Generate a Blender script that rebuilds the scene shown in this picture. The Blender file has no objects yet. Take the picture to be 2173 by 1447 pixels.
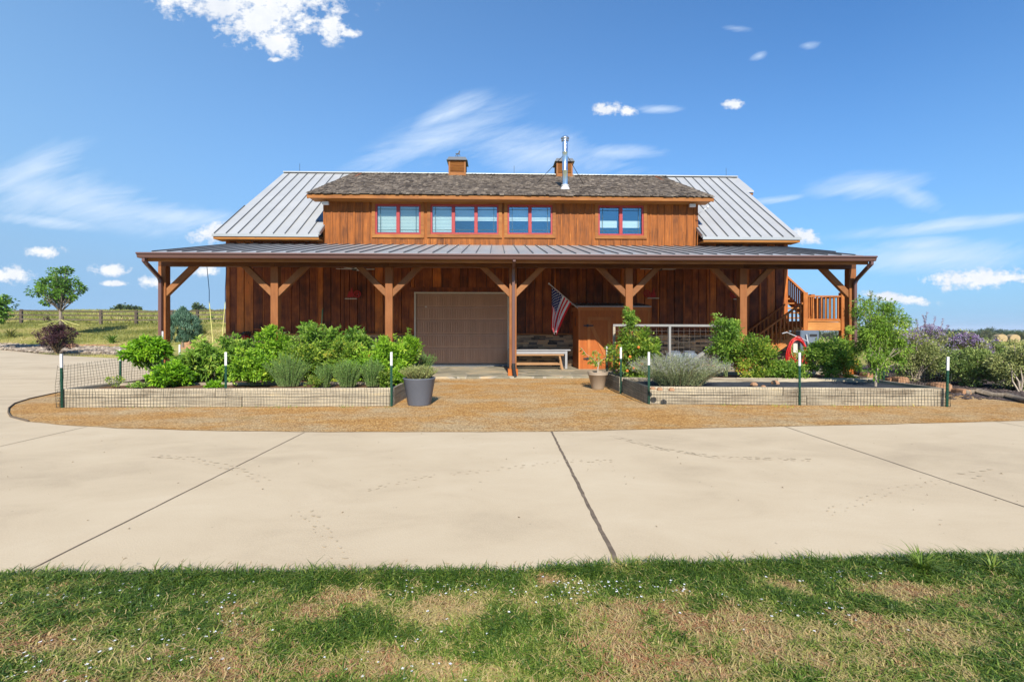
import bpy, math, random
import numpy as np
from mathutils import Vector, Matrix
random.seed(7); RNG=np.random.default_rng(11)
SC=bpy.context.scene; COL=SC.collection
rad=math.radians
# ------------------------------------------------------------------ camera numbers
CAMZ=1.25; F=1020.0; CX=1086.5; HY=700.0
def A(px,py,Y):                      # the point seen at this pixel at forward distance Y
    return ((px-CX)/F*Y, Y, CAMZ+(HY-py)/F*Y)
def G(px,py,z=0.0):                  # the point of the level z seen at this pixel
    d=F*(CAMZ-z)/(py-HY); return ((px-CX)/F*d, d, z)
TH=rad(1.845); CT,ST=math.cos(TH),math.sin(TH); D0=15.75
def toloc(x,y):                      # world -> barn frame
    y-=D0; return (CT*x+ST*y, -ST*x+CT*y)
def toworld(u,v): return (CT*u-ST*v, ST*u+CT*v+D0)
def B(px,py,v):                      # barn frame (u, v, z) seen at this pixel on the plane v
    dx=(px-CX)/F; u0,v0=toloc(0,0); du=CT*dx+ST; dv=-ST*dx+CT
    t=(v-v0)/dv; return (u0+du*t, v, CAMZ+(HY-py)/F*t)
def U(px,v): return B(px,HY,v)[0]
def Zc(py,v): return B(CX,py,v)[2]
def sstep(a,b,x):
    t=np.clip((np.asarray(x,float)-a)/(b-a),0,1); return t*t*(3-2*t)
def H(x,y):                          # height of the land
    x=np.asarray(x,float); y=np.asarray(y,float)
    wl=1-sstep(-12,0,x); wr=sstep(2,14,x)
    zl=np.interp(y,[0,30,34,44,60,85,110,200,2000],[0,0,.28,1.75,3.0,4.5,4.8,2,-12])
    zr=np.interp(y,[0,14,30,80,200,600,3000],[0,0,-.12,-.9,-3.2,-6,-22])
    zm=np.interp(y,[0,40,200,3000],[0,0,-2,-20])
    w=sstep(28,50,y)*.12
    return wl*zl+wr*zr+(1-wl-wr)*zm+w*(np.sin(x*.21+y*.13)+np.sin(x*.09-y*.31+1))*.6
def Hs(x,y): return float(H(x,y))
# value noise for layouts
_P=RNG.random((256,256))
def vn(x,y):
    x=np.asarray(x,float); y=np.asarray(y,float)
    xi=np.floor(x).astype(int); yi=np.floor(y).astype(int); fx=x-xi; fy=y-yi
    fx=fx*fx*(3-2*fx); fy=fy*fy*(3-2*fy)
    g=lambda i,j:_P[i%256,j%256]
    return (g(xi,yi)*(1-fx)+g(xi+1,yi)*fx)*(1-fy)+(g(xi,yi+1)*(1-fx)+g(xi+1,yi+1)*fx)*fy
def fbm(x,y,o=4):
    s=0;a=.5
    for k in range(o): s=s+a*vn(x*2**k+k*17,y*2**k+k*31); a*=.5
    return s/(1-.5**o)
# ------------------------------------------------------------------ node helpers
class N:
    def __init__(s,nt): s.nt=nt
    def n(s,t,**k):
        x=s.nt.nodes.new(t)
        for a,b in k.items(): setattr(x,a,b)
        return x
    def l(s,a,b): s.nt.links.new(a,b)
    def put(s,sock,v):
        if isinstance(v,bpy.types.NodeSocket): s.l(v,sock)
        else: sock.default_value=v
    def m(s,op,a,b=0.0,c=None,clamp=False):
        x=s.n('ShaderNodeMath',operation=op); x.use_clamp=clamp
        s.put(x.inputs[0],a); s.put(x.inputs[1],b)
        if c is not None: s.put(x.inputs[2],c)
        return x.outputs[0]
    def mix(s,f,a,b,bt='MIX'):
        x=s.n('ShaderNodeMix',data_type='RGBA',blend_type=bt)
        s.put(x.inputs[0],f); s.put(x.inputs[6],a); s.put(x.inputs[7],b); return x.outputs[2]
    def mapping(s,vec,scale=(1,1,1),loc=(0,0,0),rot=(0,0,0),vt='POINT'):
        x=s.n('ShaderNodeMapping',vector_type=vt); s.l(vec,x.inputs[0])
        x.inputs['Location'].default_value=loc; x.inputs['Rotation'].default_value=rot; x.inputs['Scale'].default_value=scale
        return x.outputs[0]
    def noise(s,vec,scale=1,detail=3,rough=.5,dist=0):
        x=s.n('ShaderNodeTexNoise'); s.l(vec,x.inputs['Vector']); x.inputs['Scale'].default_value=scale
        x.inputs['Detail'].default_value=detail; x.inputs['Roughness'].default_value=rough; x.inputs['Distortion'].default_value=dist
        return x.outputs[0]
    def ramp(s,f,stops,interp='LINEAR'):
        x=s.n('ShaderNodeValToRGB'); r=x.color_ramp; r.interpolation=interp
        while len(r.elements)<len(stops): r.elements.new(.5)
        for e,(p,c) in zip(r.elements,stops): e.position=p; e.color=(c[0],c[1],c[2],1)
        s.l(f,x.inputs[0]); return x.outputs[0]
def newmat(name):
    m=bpy.data.materials.new(name); m.use_nodes=True; m.node_tree.nodes.clear(); return m,N(m.node_tree)
def finish(g,col,rough=.7,metal=0,spec=.4,bump=None,bdist=.01,trans=0,coat=0):
    o=g.n('ShaderNodeOutputMaterial'); p=g.n('ShaderNodeBsdfPrincipled')
    g.put(p.inputs['Base Color'],col); g.put(p.inputs['Roughness'],rough); p.inputs['Metallic'].default_value=metal
    p.inputs['Specular IOR Level'].default_value=spec; p.inputs['Coat Weight'].default_value=coat
    if bump is not None:
        b=g.n('ShaderNodeBump'); b.inputs['Strength'].default_value=1; b.inputs['Distance'].default_value=bdist
        g.l(bump,b.inputs['Height']); g.l(b.outputs[0],p.inputs['Normal'])
    out=p.outputs[0]
    if trans:
        t=g.n('ShaderNodeBsdfTranslucent'); g.put(t.inputs[0],col); x=g.n('ShaderNodeMixShader'); x.inputs[0].default_value=trans
        g.l(out,x.inputs[1]); g.l(t.outputs[0],x.inputs[2]); out=x.outputs[0]
    g.l(out,o.inputs[0]); return p
def mat(name,stops,noises=(),tint=0.0,base=.5,rough=.7,bump=0.0,bn=0,spec=.35,metal=0,trans=0,coord='Object',coat=0):
    """colour = ramp(base + tint*(attr-.5) + sum w*(noise-.5)); noises: (scale vec, detail, weight)"""
    m,g=newmat(name)
    tc=g.n('ShaderNodeTexCoord').outputs[coord]
    f=base; outs=[]
    if tint:
        a=g.n('ShaderNodeAttribute',attribute_name='tint')
        f=g.m('MULTIPLY_ADD',a.outputs['Fac'],tint,base-.5*tint)
    for sc,det,w in noises:
        n=g.noise(g.mapping(tc,scale=sc),1,det,.6); outs.append(n)
        f=g.m('ADD',g.m('MULTIPLY_ADD',n,w,-.5*w),f)
    if not isinstance(f,bpy.types.NodeSocket): f=g.m('ADD',f,0.0)
    col=g.ramp(f,stops)
    finish(g,col,rough,metal,spec,outs[bn] if bump and outs else None,bump,trans,coat)
    return m
# ------------------------------------------------------------------ mesh builder
class MB:
    def __init__(s): s.v=[]; s.f=[]; s.t=[]
    def add(s,vs,fs,t=.5):
        o=len(s.v); s.v+=[tuple(p) for p in vs]; s.f+=[tuple(i+o for i in f) for f in fs]; s.t+=[t]*len(fs); return s
    def box(s,x0,x1,y0,y1,z0,z1,t=.5,M=None):
        vs=[(x,y,z) for z in (z0,z1) for y in (y0,y1) for x in (x0,x1)]
        if M is not None: vs=[M@Vector(p) for p in vs]
        return s.add(vs,[(0,2,3,1),(4,5,7,6),(0,1,5,4),(2,6,7,3),(0,4,6,2),(1,3,7,5)],t)
    def bar(s,a,b,w,h,t=.5,up=(0,0,1)):          # a rectangular bar from a to b, w across, h along 'up'
        a=Vector(a);b=Vector(b);d=(b-a).normalized(); x=d.cross(Vector(up))
        if x.length<1e-4: x=d.cross(Vector((0,1,0)))
        x.normalize(); y=x.cross(d).normalized(); x*=w/2; y*=h/2
        vs=[a-x-y,a+x-y,a+x+y,a-x+y,b-x-y,b+x-y,b+x+y,b-x+y]
        return s.add(vs,[(0,1,2,3),(7,6,5,4),(0,4,5,1),(1,5,6,2),(2,6,7,3),(3,7,4,0)],t)
    def tube(s,pts,r,n=8,t=.5,cap=True):
        pts=[Vector(p) for p in pts]; k=len(pts); rr=r if isinstance(r,(list,tuple)) else [r]*k
        vs=[];fs=[];ref=Vector((.13,.31,.94))
        for i,p in enumerate(pts):
            d=(pts[min(i+1,k-1)]-pts[max(i-1,0)]).normalized(); x=d.cross(ref)
            if x.length<.1: x=d.cross(Vector((1,0,0)))
            x.normalize(); y=d.cross(x)
            for j in range(n):
                a=2*math.pi*j/n; vs.append(p+(x*math.cos(a)+y*math.sin(a))*rr[i])
        for i in range(k-1):
            for j in range(n): fs.append((i*n+j,i*n+(j+1)%n,(i+1)*n+(j+1)%n,(i+1)*n+j))
        if cap: fs.append(tuple(range(n-1,-1,-1))); fs.append(tuple((k-1)*n+j for j in range(n)))
        return s.add(vs,fs,t)
    def lathe(s,prof,c=(0,0,0),n=32,t=.5):       # prof: (r,z)
        vs=[];fs=[];k=len(prof)
        for r,z in prof:
            for j in range(n):
                a=2*math.pi*j/n; vs.append((c[0]+r*math.cos(a),c[1]+r*math.sin(a),c[2]+z))
        for i in range(k-1):
            for j in range(n): fs.append((i*n+j,i*n+(j+1)%n,(i+1)*n+(j+1)%n,(i+1)*n+j))
        return s.add(vs,fs,t)
    def prism(s,poly,thick,t=.5,axis=1):         # poly in (u,z), extruded along v by thick=(v0,v1)
        n=len(poly); P=[(p[0],thick[0],p[1]) for p in poly]+[(p[0],thick[1],p[1]) for p in poly]
        fs=[tuple(range(n)),tuple(range(2*n-1,n-1,-1))]+[(i,i+n,(i+1)%n+n,(i+1)%n) for i in range(n)]
        return s.add(P,fs,t)
    def build(s,name,m,parent=None,label=None,smooth=False,bevel=0):
        me=bpy.data.meshes.new(name); me.from_pydata(s.v,[],s.f); me.update()
        a=me.attributes.new('tint','FLOAT','FACE'); a.data.foreach_set('value',[float(x) for x in s.t])
        if smooth: me.polygons.foreach_set('use_smooth',[True]*len(me.polygons))
        me.materials.append(m); o=bpy.data.objects.new(name,me); COL.objects.link(o)
        if parent: o.parent=parent
        if label: o['label']=label
        if bevel:
            b=o.modifiers.new('Bevel','BEVEL'); b.width=bevel; b.segments=1; b.limit_method='ANGLE'
        return o
def npmesh(name,V,Fc,tint,m,parent=None,smooth=False):
    """V (n,3), Fc list of (m,k) int arrays; tint per face"""
    me=bpy.data.meshes.new(name); me.vertices.add(len(V)); me.vertices.foreach_set('co',np.ascontiguousarray(V,dtype=np.float32).ravel())
    loops=np.concatenate([f.ravel() for f in Fc]); cnt=np.concatenate([np.full(len(f),f.shape[1]) for f in Fc])
    me.loops.add(len(loops)); me.loops.foreach_set('vertex_index',loops.astype(np.int32))
    me.polygons.add(len(cnt)); st=np.concatenate([[0],np.cumsum(cnt)[:-1]])
    me.polygons.foreach_set('loop_start',st.astype(np.int32)); me.polygons.foreach_set('loop_total',cnt.astype(np.int32))
    me.update(calc_edges=True)
    a=me.attributes.new('tint','FLOAT','FACE'); a.data.foreach_set('value',np.asarray(tint,dtype=np.float32))
    me.polygons.foreach_set('use_smooth',np.full(len(cnt),smooth))
    me.materials.append(m); o=bpy.data.objects.new(name,me); COL.objects.link(o)
    if parent: o.parent=parent
    return o
def tag(o,label,cat,group=None,kind=None):
    if label: o['label']=label
    if cat: o['category']=cat
    if group: o['group']=group
    if kind: o['kind']=kind
    return o
def thing(name,label,cat,loc=(0,0,0),rz=0,group=None):
    o=bpy.data.objects.new(name,None); COL.objects.link(o); o.location=loc; o.rotation_euler=(0,0,rz); o.empty_display_size=.1
    return tag(o,label,cat,group)
# ------------------------------------------------------------------ leaves
def unit(v): return v/np.maximum(np.linalg.norm(v,axis=1,keepdims=True),1e-6)
def rdir(n): return unit(RNG.normal(size=(n,3)))
def leafmesh(name,C,D,Nn,L,W,tint,m,parent=None,bend=.25):
    """leaves as folded diamonds: base C, along D, normal Nn, length L, width W"""
    n=len(C); D=unit(D); S=unit(np.cross(D,Nn)); Nn=np.cross(S,D); L=np.broadcast_to(L,(n,))[:,None]; W=np.broadcast_to(W,(n,))[:,None]
    V=np.empty((n,4,3)); V[:,0]=C; V[:,1]=C+D*L*.45+S*W*.5+Nn*W*bend; V[:,2]=C+D*L-Nn*L*bend*.8; V[:,3]=C+D*L*.45-S*W*.5+Nn*W*bend
    i=np.arange(n)[:,None]*4
    Fc=np.concatenate([i+np.array([[0,1,2]]),i+np.array([[0,2,3]])])
    return npmesh(name,V.reshape(-1,3),[Fc],np.concatenate([tint,tint]),m,parent)
def crown_pts(n,c,r,clumps,cr,shell=.6,flat=0.0,lobes=None):
    """leaf centres gathered in clumps in an ellipsoid with centre c and radii r"""
    k=clumps; d=rdir(k); q=(RNG.random(k)**(1-shell*.75))[:,None]; cc=d*q
    if flat: cc[:,2]=np.where(cc[:,2]<-flat,-flat*RNG.random(k),cc[:,2])
    wob=1+.22*np.sin(d[:,:1]*5+d[:,2:]*4+c[0]*3)
    CC=np.asarray(c)+cc*wob*np.asarray(r)
    ci=RNG.integers(0,k,n); sz=cr*(.6+.8*RNG.random(k))
    off=rdir(n)*(RNG.random(n)**.5)[:,None]*sz[ci][:,None]
    P=CC[ci]+off
    ct=RNG.random(k)
    return P,ct[ci],unit(P-np.asarray(c)),CC,unit(off)
def bush(name,label,cat,base,c,r,n,clumps,cr,L,W,m,sm=None,stems=14,stemr=.006,up=.3,group=None,shell=.6,flat=0.0,partname='foliage',tm=.5,parent=None,bend=.25,trunk=None,tl=0,trm=.3):
    t=parent or thing(name,label,cat,base,0,group)
    b=np.array(base); c=np.array(c)-b
    P,ct,outd,CC,off=crown_pts(n,c,r,clumps,cr,shell,flat)
    P[:,2]=np.maximum(P[:,2],.01)
    D=unit(outd*.5+off*.6+rdir(n)*.6+np.array([0,0,up])); Nn=unit(rdir(n)*.75+np.array([0,-.5,.8])+off*.4)
    tint=np.clip(tm*ct+(1-tm)*RNG.random(n)+tl,0,1)
    leafmesh(partname,P,D,Nn,L*(.6+.8*RNG.random(n)),W*(.6+.8*RNG.random(n)),tint,m,t,bend)
    if sm:
        mb=MB()
        if trunk:                                  # trunk=(height, radius)
            th,tr=trunk; top=Vector((c[0]*.6,c[1]*.6,th)); mb.tube([(0,0,-.05),(c[0]*.2,c[1]*.2,th*.5),top],[tr*1.2,tr,tr*.75],8,.5)
        for k in range(min(stems,len(CC))):
            q=Vector(CC[k]); s0=Vector((RNG.normal()*.02,RNG.normal()*.02,0)) if not trunk else Vector((c[0]*.5,c[1]*.5,trunk[0]*(.7+.3*RNG.random())))
            mid=s0.lerp(q,.5)+Vector((RNG.normal(),RNG.normal(),0))*.05*r[0]; mid.z=s0.z*.4+q.z*.6 if not trunk else s0.z*.55+q.z*.45
            sr=stemr if not trunk else trunk[1]*trm
            mb.tube([s0,mid,q],[sr,sr*.7,sr*.3],5,.3+.4*random.random(),False)
        mb.build('trunk' if trunk else 'stems',sm,t,smooth=True)
    return t
def spiky(name,label,cat,base,rx,ry,h,n,per,L,W,m,sm,spread=.5,tipm=None,tipn=0,group=None,hv=.25,z0=0.0,tipname='flower_spikes',tipl=.02):
    """upright needle-leaved stems (rosemary, lavender, grass clump)"""
    t=thing(name,label,cat,base,0,group)
    a=RNG.random(n)*6.283; q=np.sqrt(RNG.random(n)); S0=np.stack([np.cos(a)*q*rx*.45,np.sin(a)*q*ry*.45,np.full(n,z0)],1)
    lean=np.stack([np.cos(a)*q*rx*spread,np.sin(a)*q*ry*spread,np.zeros(n)],1)+RNG.normal(size=(n,3))*[.05*rx,.05*ry,0]
    hh=h*(1-hv*RNG.random(n))*(1-.35*q**2); E=S0+lean+np.stack([0*hh,0*hh,hh],1)
    k=np.repeat(np.arange(n),per); f=np.tile(np.linspace(.08,1,per),n)+RNG.normal(size=n*per)*.02
    def on(k,f): return S0[k]+(E[k]-S0[k])*f[:,None]+np.stack([0*f,0*f,.0*f],1)-lean[k]*(f*(1-f))[:,None]*.6
    P=on(k,f); ax=unit(E-S0)[k]; D=unit(ax*.8+rdir(n*per)*.7); st=RNG.random(n)
    leafmesh('foliage',P,D,rdir(n*per),L*(.6+.8*RNG.random(n*per)),W,np.clip(st[k]*.5+.5*RNG.random(n*per),0,1),m,t)
    mb=MB()
    for i in range(min(n,160)):
        fs=np.array([0,.33,.66,1.0]); pts=on(np.full(4,i),fs); mb.tube(pts,[.004,.003,.002,.0015],4,.5,False)
    mb.build('stems',sm,t)
    if tipm:
        kk=np.repeat(np.arange(n),tipn); ff=np.tile(np.linspace(.8,1.06,tipn),n); P=on(kk,ff)+rdir(len(kk))*.006
        leafmesh(tipname,P,unit(ax[0]*0+np.array([0,0,1])+rdir(len(kk))*.8),rdir(len(kk)),tipl,tipl*.6,RNG.random(len(kk)),tipm,t)
    return t
# ------------------------------------------------------------------ materials
def wood(name,stops,sc,tint=.6,rough=.65,bump=.004,w=(.9,.5),spec=.3,base=.5):
    """sc: coordinate scale with the small value along the grain"""
    s1=sc; s2=tuple(x*3.2 for x in sc); s3=(2.2,2.2,2.2)
    m,g=newmat(name); tc=g.n('ShaderNodeTexCoord').outputs['Object']
    a=g.n('ShaderNodeAttribute',attribute_name='tint').outputs['Fac']
    off=g.n('ShaderNodeCombineXYZ'); g.l(g.m('MULTIPLY',a,37.0),off.inputs[0]); g.l(g.m('MULTIPLY',a,11.0),off.inputs[2])
    vm=g.n('ShaderNodeVectorMath',operation='ADD'); g.l(tc,vm.inputs[0]); g.l(off.outputs[0],vm.inputs[1]); v=vm.outputs[0]
    n1=g.noise(g.mapping(v,scale=s1),1,4,.65,.4); n2=g.noise(g.mapping(v,scale=s2),1,3,.6); n3=g.noise(g.mapping(v,scale=s3),1,3,.6)
    f=g.m('MULTIPLY_ADD',a,tint,base-.5*tint)
    f=g.m('ADD',f,g.m('MULTIPLY_ADD',n1,w[0],-.5*w[0])); f=g.m('ADD',f,g.m('MULTIPLY_ADD',n2,w[1],-.5*w[1])); f=g.m('ADD',f,g.m('MULTIPLY_ADD',n3,.7,-.35))
    col=g.ramp(f,stops)
    vo=g.n('ShaderNodeTexVoronoi'); ks=tuple(2.1 if x>2 else 1.3 for x in sc); g.l(g.mapping(v,scale=tuple(k*(2.0 if x>2 else 1) for k,x in zip(ks,sc))),vo.inputs['Vector'])
    vo.inputs['Scale'].default_value=1.6; kn=g.m('SUBTRACT',1.0,g.m('DIVIDE',vo.outputs['Distance'],.11),clamp=True)
    col=g.mix(g.m('MULTIPLY',kn,.8),col,(stops[0][1][0]*.4,stops[0][1][1]*.4,stops[0][1][2]*.4,1))
    finish(g,col,rough,0,spec,n2,bump); return m
VZ=(14,14,1.1); HX=(1.1,14,14); HYY=(14,1.1,14)
M={}
ws=[(0,(0.03,0.0094,0.0055)),(0.2,(0.075,0.0189,0.0066)),(0.4,(0.1875,0.0448,0.011)),(0.58,(0.2875,0.0826,0.0176)),(0.78,(0.475,0.1416,0.0242)),(1,(0.65,0.1534,0.0242))]
M['siding']=wood('stained_siding',ws,VZ,tint=.55,w=(.5,.4),base=.5)
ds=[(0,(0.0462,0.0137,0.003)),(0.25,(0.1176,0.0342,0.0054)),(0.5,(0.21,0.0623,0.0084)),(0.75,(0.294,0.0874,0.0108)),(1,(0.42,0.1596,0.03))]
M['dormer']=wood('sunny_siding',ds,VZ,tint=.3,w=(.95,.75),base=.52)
M['trimv']=wood('trim_vertical',[(0,(0.1008,0.033,0.0084)),(0.5,(0.2304,0.084,0.0189)),(1,(0.3384,0.15,0.0378))],VZ,tint=.3)
M['trimh']=wood('trim_level',[(0,(0.108,0.033,0.0076)),(0.5,(0.2592,0.093,0.0189)),(1,(0.36,0.162,0.0378))],HX,tint=.3)
M['soffit']=wood('soffit_wood',[(0,(0.16,0.0578,0.0125)),(0.5,(0.304,0.1224,0.025)),(1,(0.4,0.1768,0.04))],HX,tint=.3)
M['post']=wood('post_wood',[(0,(0.0929,0.0293,0.0085)),(0.4,(0.209,0.0749,0.0213)),(0.7,(0.2786,0.1074,0.034)),(1,(0.3483,0.1563,0.051))],VZ,tint=.2,w=(.5,.3))
M['beam']=wood('beam_wood',[(0,(0.042,0.0138,0.005)),(0.5,(0.114,0.0413,0.0121)),(1,(0.204,0.0825,0.0248))],HX,tint=.5)
M['brace']=wood('brace_wood',[(0,(0.0994,0.0351,0.0112)),(0.5,(0.2401,0.0983,0.0327)),(1,(0.3478,0.1615,0.0561))],(7,14,7),tint=.3,w=(.4,.3))
M['orange']=wood('orange_stain',[(0,(.14,.035,.008)),(.4,(.33,.085,.014)),(.75,(.43,.12,.018)),(1,(.5,.17,.035))],VZ,tint=.25,w=(.5,.35))
M['stair']=wood('stair_wood',[(0,(0.1664,0.049,0.011)),(0.5,(0.3536,0.1142,0.0248)),(1,(0.52,0.2122,0.0495))],(9,9,2),tint=.35)
M['stairh']=wood('stair_board',[(0,(0.215,0.0756,0.0198)),(0.5,(0.4399,0.1848,0.0495)),(1,(0.5865,0.3024,0.0924))],HX,tint=.3)
M['grey_wood']=wood('weathered_board',[(0,(0.0836,0.0606,0.0378)),(0.3,(0.2174,0.1737,0.1208)),(0.55,(0.3511,0.2989,0.2189)),(0.8,(0.4682,0.3958,0.2794)),(1,(0.5183,0.4039,0.2265))],(1.6,26,26),tint=.35,w=(1.2,.6),bump=.006)
M['grey_woody']=wood('weathered_side_board',[(0,(.10,.085,.065)),(.4,(.24,.21,.165)),(1,(.42,.37,.28))],(26,1.6,26),tint=.3,w=(1.1,.6),bump=.006)
M['bench']=wood('bench_wood',[(0,(0.15,0.066,0.0275)),(0.5,(0.315,0.1716,0.077)),(1,(0.45,0.2772,0.143))],HX,tint=.3,w=(.5,.3))
def metal_roof(name,c1,c2):
    return mat(name,[(0,c1),(1,c2)],[((.7,1.2,1.2),4,1.2),((9,1.5,1.5),3,.5)],tint=.25,rough=.42,spec=.5,metal=.12)
M['roof']=metal_roof('standing_seam_metal',(.32,.325,.335),(.415,.42,.425))
M['seam']=mat('shaded_seam_metal',[(0,(.10,.11,.12)),(1,(.17,.18,.2))],[],rough=.5,metal=.4)  # shading of the ribs put into the colour, darker than the roof sheets
M['proof']=metal_roof('porch_roof_metal',(.25,.255,.265),(.34,.345,.35))
M['flash']=mat('edge_metal',[(0,(.30,.32,.33)),(1,(.42,.43,.44))],[((3,3,3),2,.6)],rough=.45,metal=.5)
M['shingle']=mat('wood_shingles',[(0,(0.0168,0.0133,0.0113)),(0.3,(0.0536,0.0428,0.0353)),(0.6,(0.1224,0.0998,0.0811)),(0.85,(0.2218,0.1848,0.1481)),(1,(0.2907,0.2513,0.2045))],[((16,16,16),4,.7),((1.2,1.2,1.2),2,.35)],tint=.62,rough=.9,bump=.01,spec=.15)
M['gutter']=mat('mauve_gutter',[(0,(0.104,0.0527,0.0464)),(1,(0.136,0.0723,0.064))],[((2,2,2),2,.6)],rough=.35,spec=.5)
M['door']=mat('garage_door_brown',[(0,(0.2953,0.1692,0.1055)),(0.5,(0.4296,0.2473,0.1583)),(1,(0.537,0.3189,0.2051))],[((5,5,.8),3,.7),((60,60,6),2,.3)],tint=.2,rough=.5)
M['white']=mat('white_paint',[(0,(0.4675,0.4675,0.476)),(1,(0.629,0.629,0.6375))],[((4,4,4),3,1)],rough=.5)
M['cream']=mat('cream_casing',[(0,(.5,.45,.38)),(1,(.62,.56,.48))],[((3,3,3),2,.8)],rough=.5)
M['red_frame']=mat('red_window_paint',[(0,(0.2604,0.0248,0.027)),(1,(0.341,0.0413,0.042))],[((3,3,3),2,.8)],rough=.4)
M['muntin']=mat('muntin_bar',[(0,(.03,.07,.09)),(1,(.05,.1,.13))],[],rough=.4)
M['blind']=mat('pale_blind',[(0,(0.49,0.558,0.504)),(1,(0.7056,0.72,0.666))],[((.4,1,34),1,1.3)],rough=.8)
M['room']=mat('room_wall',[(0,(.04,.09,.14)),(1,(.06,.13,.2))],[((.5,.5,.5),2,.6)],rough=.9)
def glass():
    m,g=newmat('window_glass'); o=g.n('ShaderNodeOutputMaterial'); t=g.n('ShaderNodeBsdfTransparent'); t.inputs[0].default_value=(.93,.985,.99,1)
    r=g.n('ShaderNodeBsdfGlossy'); r.inputs['Roughness'].default_value=.02; r.inputs['Color'].default_value=(.62,.88,1,1); x=g.n('ShaderNodeMixShader'); x.inputs[0].default_value=.17
    g.l(t.outputs[0],x.inputs[1]); g.l(r.outputs[0],x.inputs[2]); g.l(x.outputs[0],o.inputs[0]); return m
M['glass']=glass()
M['sky_glass']=mat('skylight_glass',[(0,(.01,.03,.09)),(1,(.015,.05,.14))],[],rough=.08,spec=.8)
M['steel']=mat('bright_steel',[(0,(.55,.62,.72)),(1,(.7,.76,.84))],[((3,3,3),2,.6)],rough=.22,metal=.95)
M['galv']=mat('galvanised',[(0,(.5,.51,.53)),(1,(.66,.67,.68))],[((8,8,8),3,1)],rough=.45,metal=.4)
M['dark']=mat('dark_metal',[(0,(.012,.013,.015)),(1,(.03,.03,.034))],[((4,4,4),2,1)],rough=.5)
M['slate']=mat('ledge_stone',[(0,(0.045,0.0351,0.0299)),(0.3,(0.1425,0.1053,0.0759)),(0.55,(0.3,0.2093,0.1323)),(0.8,(0.45,0.3172,0.1955)),(1,(0.6,0.324,0.1495))],[((9,9,24),4,.7)],tint=1.0,rough=.85,bump=.012,spec=.25)
M['stake']=mat('green_stake_paint',[(0,(.004,.035,.02)),(1,(.008,.06,.035))],[((5,5,5),2,1)],rough=.5)
M['wire']=mat('dark_wire',[(0,(.02,.03,.022)),(1,(.05,.055,.04))],[((2,2,2),2,1)],rough=.6)
M['rustwire']=mat('grey_wire',[(0,(0.125,0.1,0.085)),(1,(0.2,0.18,0.16))],[((2,2,2),2,1)],rough=.6)
M['soil']=mat('bed_soil',[(0,(.06,.033,.017)),(.5,(.16,.09,.05)),(1,(.3,.2,.12))],[((6,6,6),4,.8),((45,45,45),3,.9)],rough=.95,bump=.02,bn=1,spec=.1)
M['weedmat']=mat('dark_bed_cover',[(0,(.02,.022,.028)),(1,(.07,.075,.085))],[((5,5,5),4,1.2),((60,60,60),3,.6)],rough=.9,bump=.01,bn=1,spec=.15)
M['mulch']=mat('dark_mulch',[(0,(.02,.016,.016)),(.4,(.07,.055,.05)),(.7,(.13,.10,.095)),(1,(.3,.25,.23))],[((2,2,2),3,.6),((38,38,38),4,1.5)],rough=.95,bump=.03,bn=1,spec=.1)
M['rust_rock']=mat('brown_rock',[(0,(.12,.06,.03)),(.5,(.32,.17,.09)),(1,(.48,.32,.2))],[((5,5,5),4,1.2)],tint=.5,rough=.9,bump=.02)
M['pale_rock']=mat('pale_river_rock',[(0,(0.0975,0.072,0.0544)),(0.5,(0.27,0.216,0.1632)),(1,(0.435,0.3672,0.2924))],[((9,9,9),3,.6)],tint=1,rough=.85)
M['pot']=mat('slate_blue_pot',[(0,(.088,.10,.13)),(1,(.14,.155,.19))],[((4,4,4),4,.9),((70,70,70),2,.4)],rough=.5,spec=.4)
M['tanpot']=mat('taupe_pot',[(0,(.26,.2,.145)),(1,(.35,.28,.21))],[((4,4,4),3,.9)],rough=.55)
M['jar']=mat('blue_grey_jar',[(0,(.09,.115,.15)),(1,(.17,.205,.25))],[((6,6,6),3,1)],rough=.4)
M['hose']=mat('red_hose',[(0,(.45,.008,.012)),(1,(.62,.03,.02))],[((9,9,9),2,1)],rough=.4,spec=.5)
M['orange_trim']=wood('orange_trim',[(0,(.16,.05,.014)),(.5,(.4,.13,.03)),(1,(.55,.2,.05))],VZ,tint=.3,w=(.4,.3))
M['table']=mat('table_paint',[(0,(0.24,0.24,0.248)),(1,(0.336,0.336,0.344))],[((4,4,4),3,1)],rough=.5)
M['galvrail']=mat('weathered_rail',[(0,(0.186,0.1798,0.1736)),(1,(0.2852,0.279,0.2666))],[((6,6,6),4,1.2)],rough=.6)
M['sill']=mat('shaded_sill_concrete',[(0,(.16,.17,.18)),(1,(.25,.26,.27))],[((4,4,4),3,1)],rough=.8)  # shade strip at the door foot put into the concrete's dark blue-grey
M['redorn']=mat('red_ornament',[(0,(0.288,0.008,0.008)),(1,(0.45,0.024,0.02))],[((9,9,9),2,1)],rough=.5)
M['grill']=mat('grey_cabinet',[(0,(.10,.13,.18)),(1,(.2,.24,.3))],[((3,3,3),3,1)],rough=.4,metal=.4)
M['ropeb']=mat('blue_rope',[(0,(.01,.05,.16)),(1,(.03,.12,.3))],[((9,9,60),2,1)],rough=.8)
M['ropey']=mat('yellow_rope',[(0,(.5,.48,.12)),(1,(.75,.72,.3))],[((9,9,60),2,1)],rough=.8)
M['hay']=mat('hay',[(0,(0.24,0.16,0.075)),(0.5,(0.384,0.28,0.15)),(1,(0.528,0.416,0.2475))],[((4,4,4),4,1),((20,20,20),3,.8)],rough=.95)
M['fence_wood']=wood('grey_rail',[(0,(0.033,0.025,0.018)),(0.5,(0.0825,0.0625,0.045)),(1,(0.154,0.12,0.09))],(1.2,14,14),tint=.5)
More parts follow.
